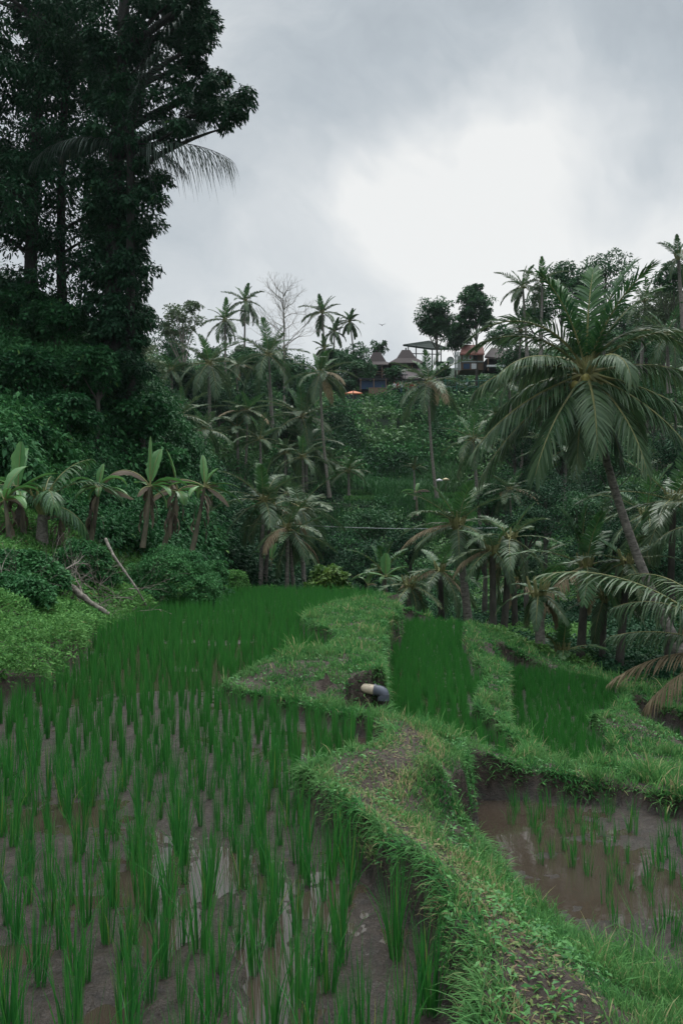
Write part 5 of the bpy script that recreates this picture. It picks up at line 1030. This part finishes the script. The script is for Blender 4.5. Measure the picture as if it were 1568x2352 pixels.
# hut wall far right behind the big palm
d = 96; c = PV(1040, 880, d); root = empty('green_fence', tuple(c), 'sagging green rail fence on the slope below the timber house', 'fence')
for i, q in enumerate((1022, 1048, 1072, 1098, 1130)): build('post', [(*tube([relP(c, q, 900, d), relP(c, q, 868 - (i % 2) * 3, d)], .06, 5), .5)], M['greenp'], root)
for y_ in (874, 888): build('rail', [(*tube(bez(relP(c, 1018, y_, d), relP(c, 1070, y_ + 3, d), relP(c, 1134, y_ - 1, d), 9), .035, 4), .5)], M['greenp'], root)
V, Fq = ribbons(np.array([[relP(c, 1048 + 2.6 * k, 878 + 5 * math.sin(k / 11 * 3.14), d - .1) for k in range(11)]]), np.tile([0, 0, .12], (1, 11, 1))); build('hammock', [(V, Fq, .5)], M['pale'], root)
# small parasols on the terrace
for i, (px, py, lb) in enumerate(((1008, 1106, 'small white parasol on the terrace across the valley, left one'), (1023, 1104, 'small cream parasol on the terrace, right of the white one'))):
    d = 66 + i; c = PV(px, py + 14, d); root = empty('parasol', tuple(c), lb, 'parasol'); h = 16 * d / F
    a_ = np.linspace(0, 6.283, 10, endpoint=False); V = np.r_[[[0, 0, h + .18]], np.c_[np.cos(a_) * .30, np.sin(a_) * .30, np.full(10, h + .04)], np.c_[np.cos(a_) * .30, np.sin(a_) * .30, np.full(10, h - .04)]]
    Ft = np.array([[0, 1 + j, 1 + (j + 1) % 10] for j in range(10)]); Fq = np.array([[1 + j, 11 + j, 11 + (j + 1) % 10, 1 + (j + 1) % 10] for j in range(10)])
    build('canopy', [(V, Ft, .5), (V, Fq, .5)], M['whitew' if i == 0 else 'cream'], root); build('pole', [(*tube([(0, 0, -.3), (0, 0, h + .1)], .02, 5), .5)], M['wood'], root)
# visitors
def person(px, pyf, d, shirt, trouser, label, arm=0.2, face=0):
    H = 1.7; c = PV(px, pyf, d)
    V = [(0, 0, .95), (0, 0, 1.15), (0, 0, 1.40), (0, 0, 1.50), (0, -.01, 1.60), (0, 0, 1.72), (.10, 0, .90), (.11, .02, .50), (.11, .03, .08), (.11, -.10, .03), (-.10, 0, .90), (-.11, .02, .50), (-.11, .03, .08), (-.11, -.10, .03),
         (.19, 0, 1.40), (.24, .02, 1.12), (.22 - arm * .3, -.18, .95 + arm * .4), (-.19, 0, 1.40), (-.25, .02, 1.12), (-.23, -.06, .88)]
    E = [(0, 1), (1, 2), (2, 3), (3, 4), (4, 5), (0, 6), (6, 7), (7, 8), (8, 9), (0, 10), (10, 11), (11, 12), (12, 13), (2, 14), (14, 15), (15, 16), (2, 17), (17, 18), (18, 19)]
    R = [.14, .13, .15, .06, .09, .07, .09, .07, .045, .035, .09, .07, .045, .035, .06, .045, .03, .06, .045, .03]
    me = bpy.data.meshes.new('person'); me.from_pydata(V, E, []); o = bpy.data.objects.new('person', me); COL.objects.link(o); o.location = tuple(c); o.rotation_euler = (0, 0, face)
    sk = o.modifiers.new('skin', 'SKIN'); sk.use_smooth_shade = True
    for i, r in enumerate(R): me.skin_vertices[0].data[i].radius = (r, r)
    me.skin_vertices[0].data[0].use_root = True; o.modifiers.new('sub', 'SUBSURF').levels = 1
    me.materials.append(M['skin']); tag(o, label, 'person')
    # clothes and hair follow the body
    a_ = np.array([(0, 0, .93), (0, 0, 1.15), (0, 0, 1.36), (0, 0, 1.46)]); build('shirt', [(*tube(a_, [.17, .16, .20, .09], 10), .5), (*tube([(.16, 0, 1.40), (.25, .01, 1.2)], [.085, .07], 8), .5), (*tube([(-.16, 0, 1.40), (-.26, .01, 1.2)], [.085, .07], 8), .5)], M[shirt], o, True)
    build('trousers', [(*tube([(.09, 0, .98), (.11, .02, .5), (.11, .03, .12)], [.12, .09, .065], 8), .5), (*tube([(-.09, 0, .98), (-.11, .02, .5), (-.11, .03, .12)], [.12, .09, .065], 8), .5)], M[trouser], o, True)
    build('hair', [(*tube([(0, .03, 1.62), (0, .03, 1.70), (0, .02, 1.76), (0, .02, 1.79)], [.10, .105, .08, .02], 8), .5)], M['black'], o, True)
for i, (px, col, tr_, lb) in enumerate(((905, 'whitew', 'black', 'visitor in a white shirt, leftmost of the group on the ridge'), (914, 'red', 'black', 'visitor in dark red next to the leftmost visitor'), (922, 'pale', 'blue', 'visitor in pale grey in the middle of the group'), (932, 'cream', 'wood', 'visitor in a cream top left of the doorway'),
                                      (944, 'red', 'wood', 'visitor in a rust coloured top standing close by the doorway'), (951, 'cream', 'pale', 'tall visitor in a light yellow shirt before the white wall'), (961, 'blue', 'blue', 'visitor dressed in blue, rightmost of the group'))):
    person(px, 908, 100 + (i % 2) * .8, col, tr_, lb, .2 + .3 * (i % 3), (i % 3 - 1) * .7)
# ------------------------------------------------------------------ damp air over the valley
hm = bpy.data.materials.new('haze'); hm.use_nodes = True; hn = hm.node_tree; hn.nodes.clear(); ho = nd(hn, 'ShaderNodeOutputMaterial'); pv = nd(hn, 'ShaderNodeVolumePrincipled')
pv.inputs['Color'].default_value = (.80, .90, .95, 1); pv.inputs['Density'].default_value = .00016; pv.inputs['Anisotropy'].default_value = .2; hn.links.new(pv.outputs[0], ho.inputs['Volume'])
hb_ = build('haze', [box((20, 80, 25), (420, 320, 110))], hm); tag(hb_, kind='stuff'); hb_['label'] = 'thin damp haze hanging over the valley'; hb_['category'] = 'haze'
#@@END
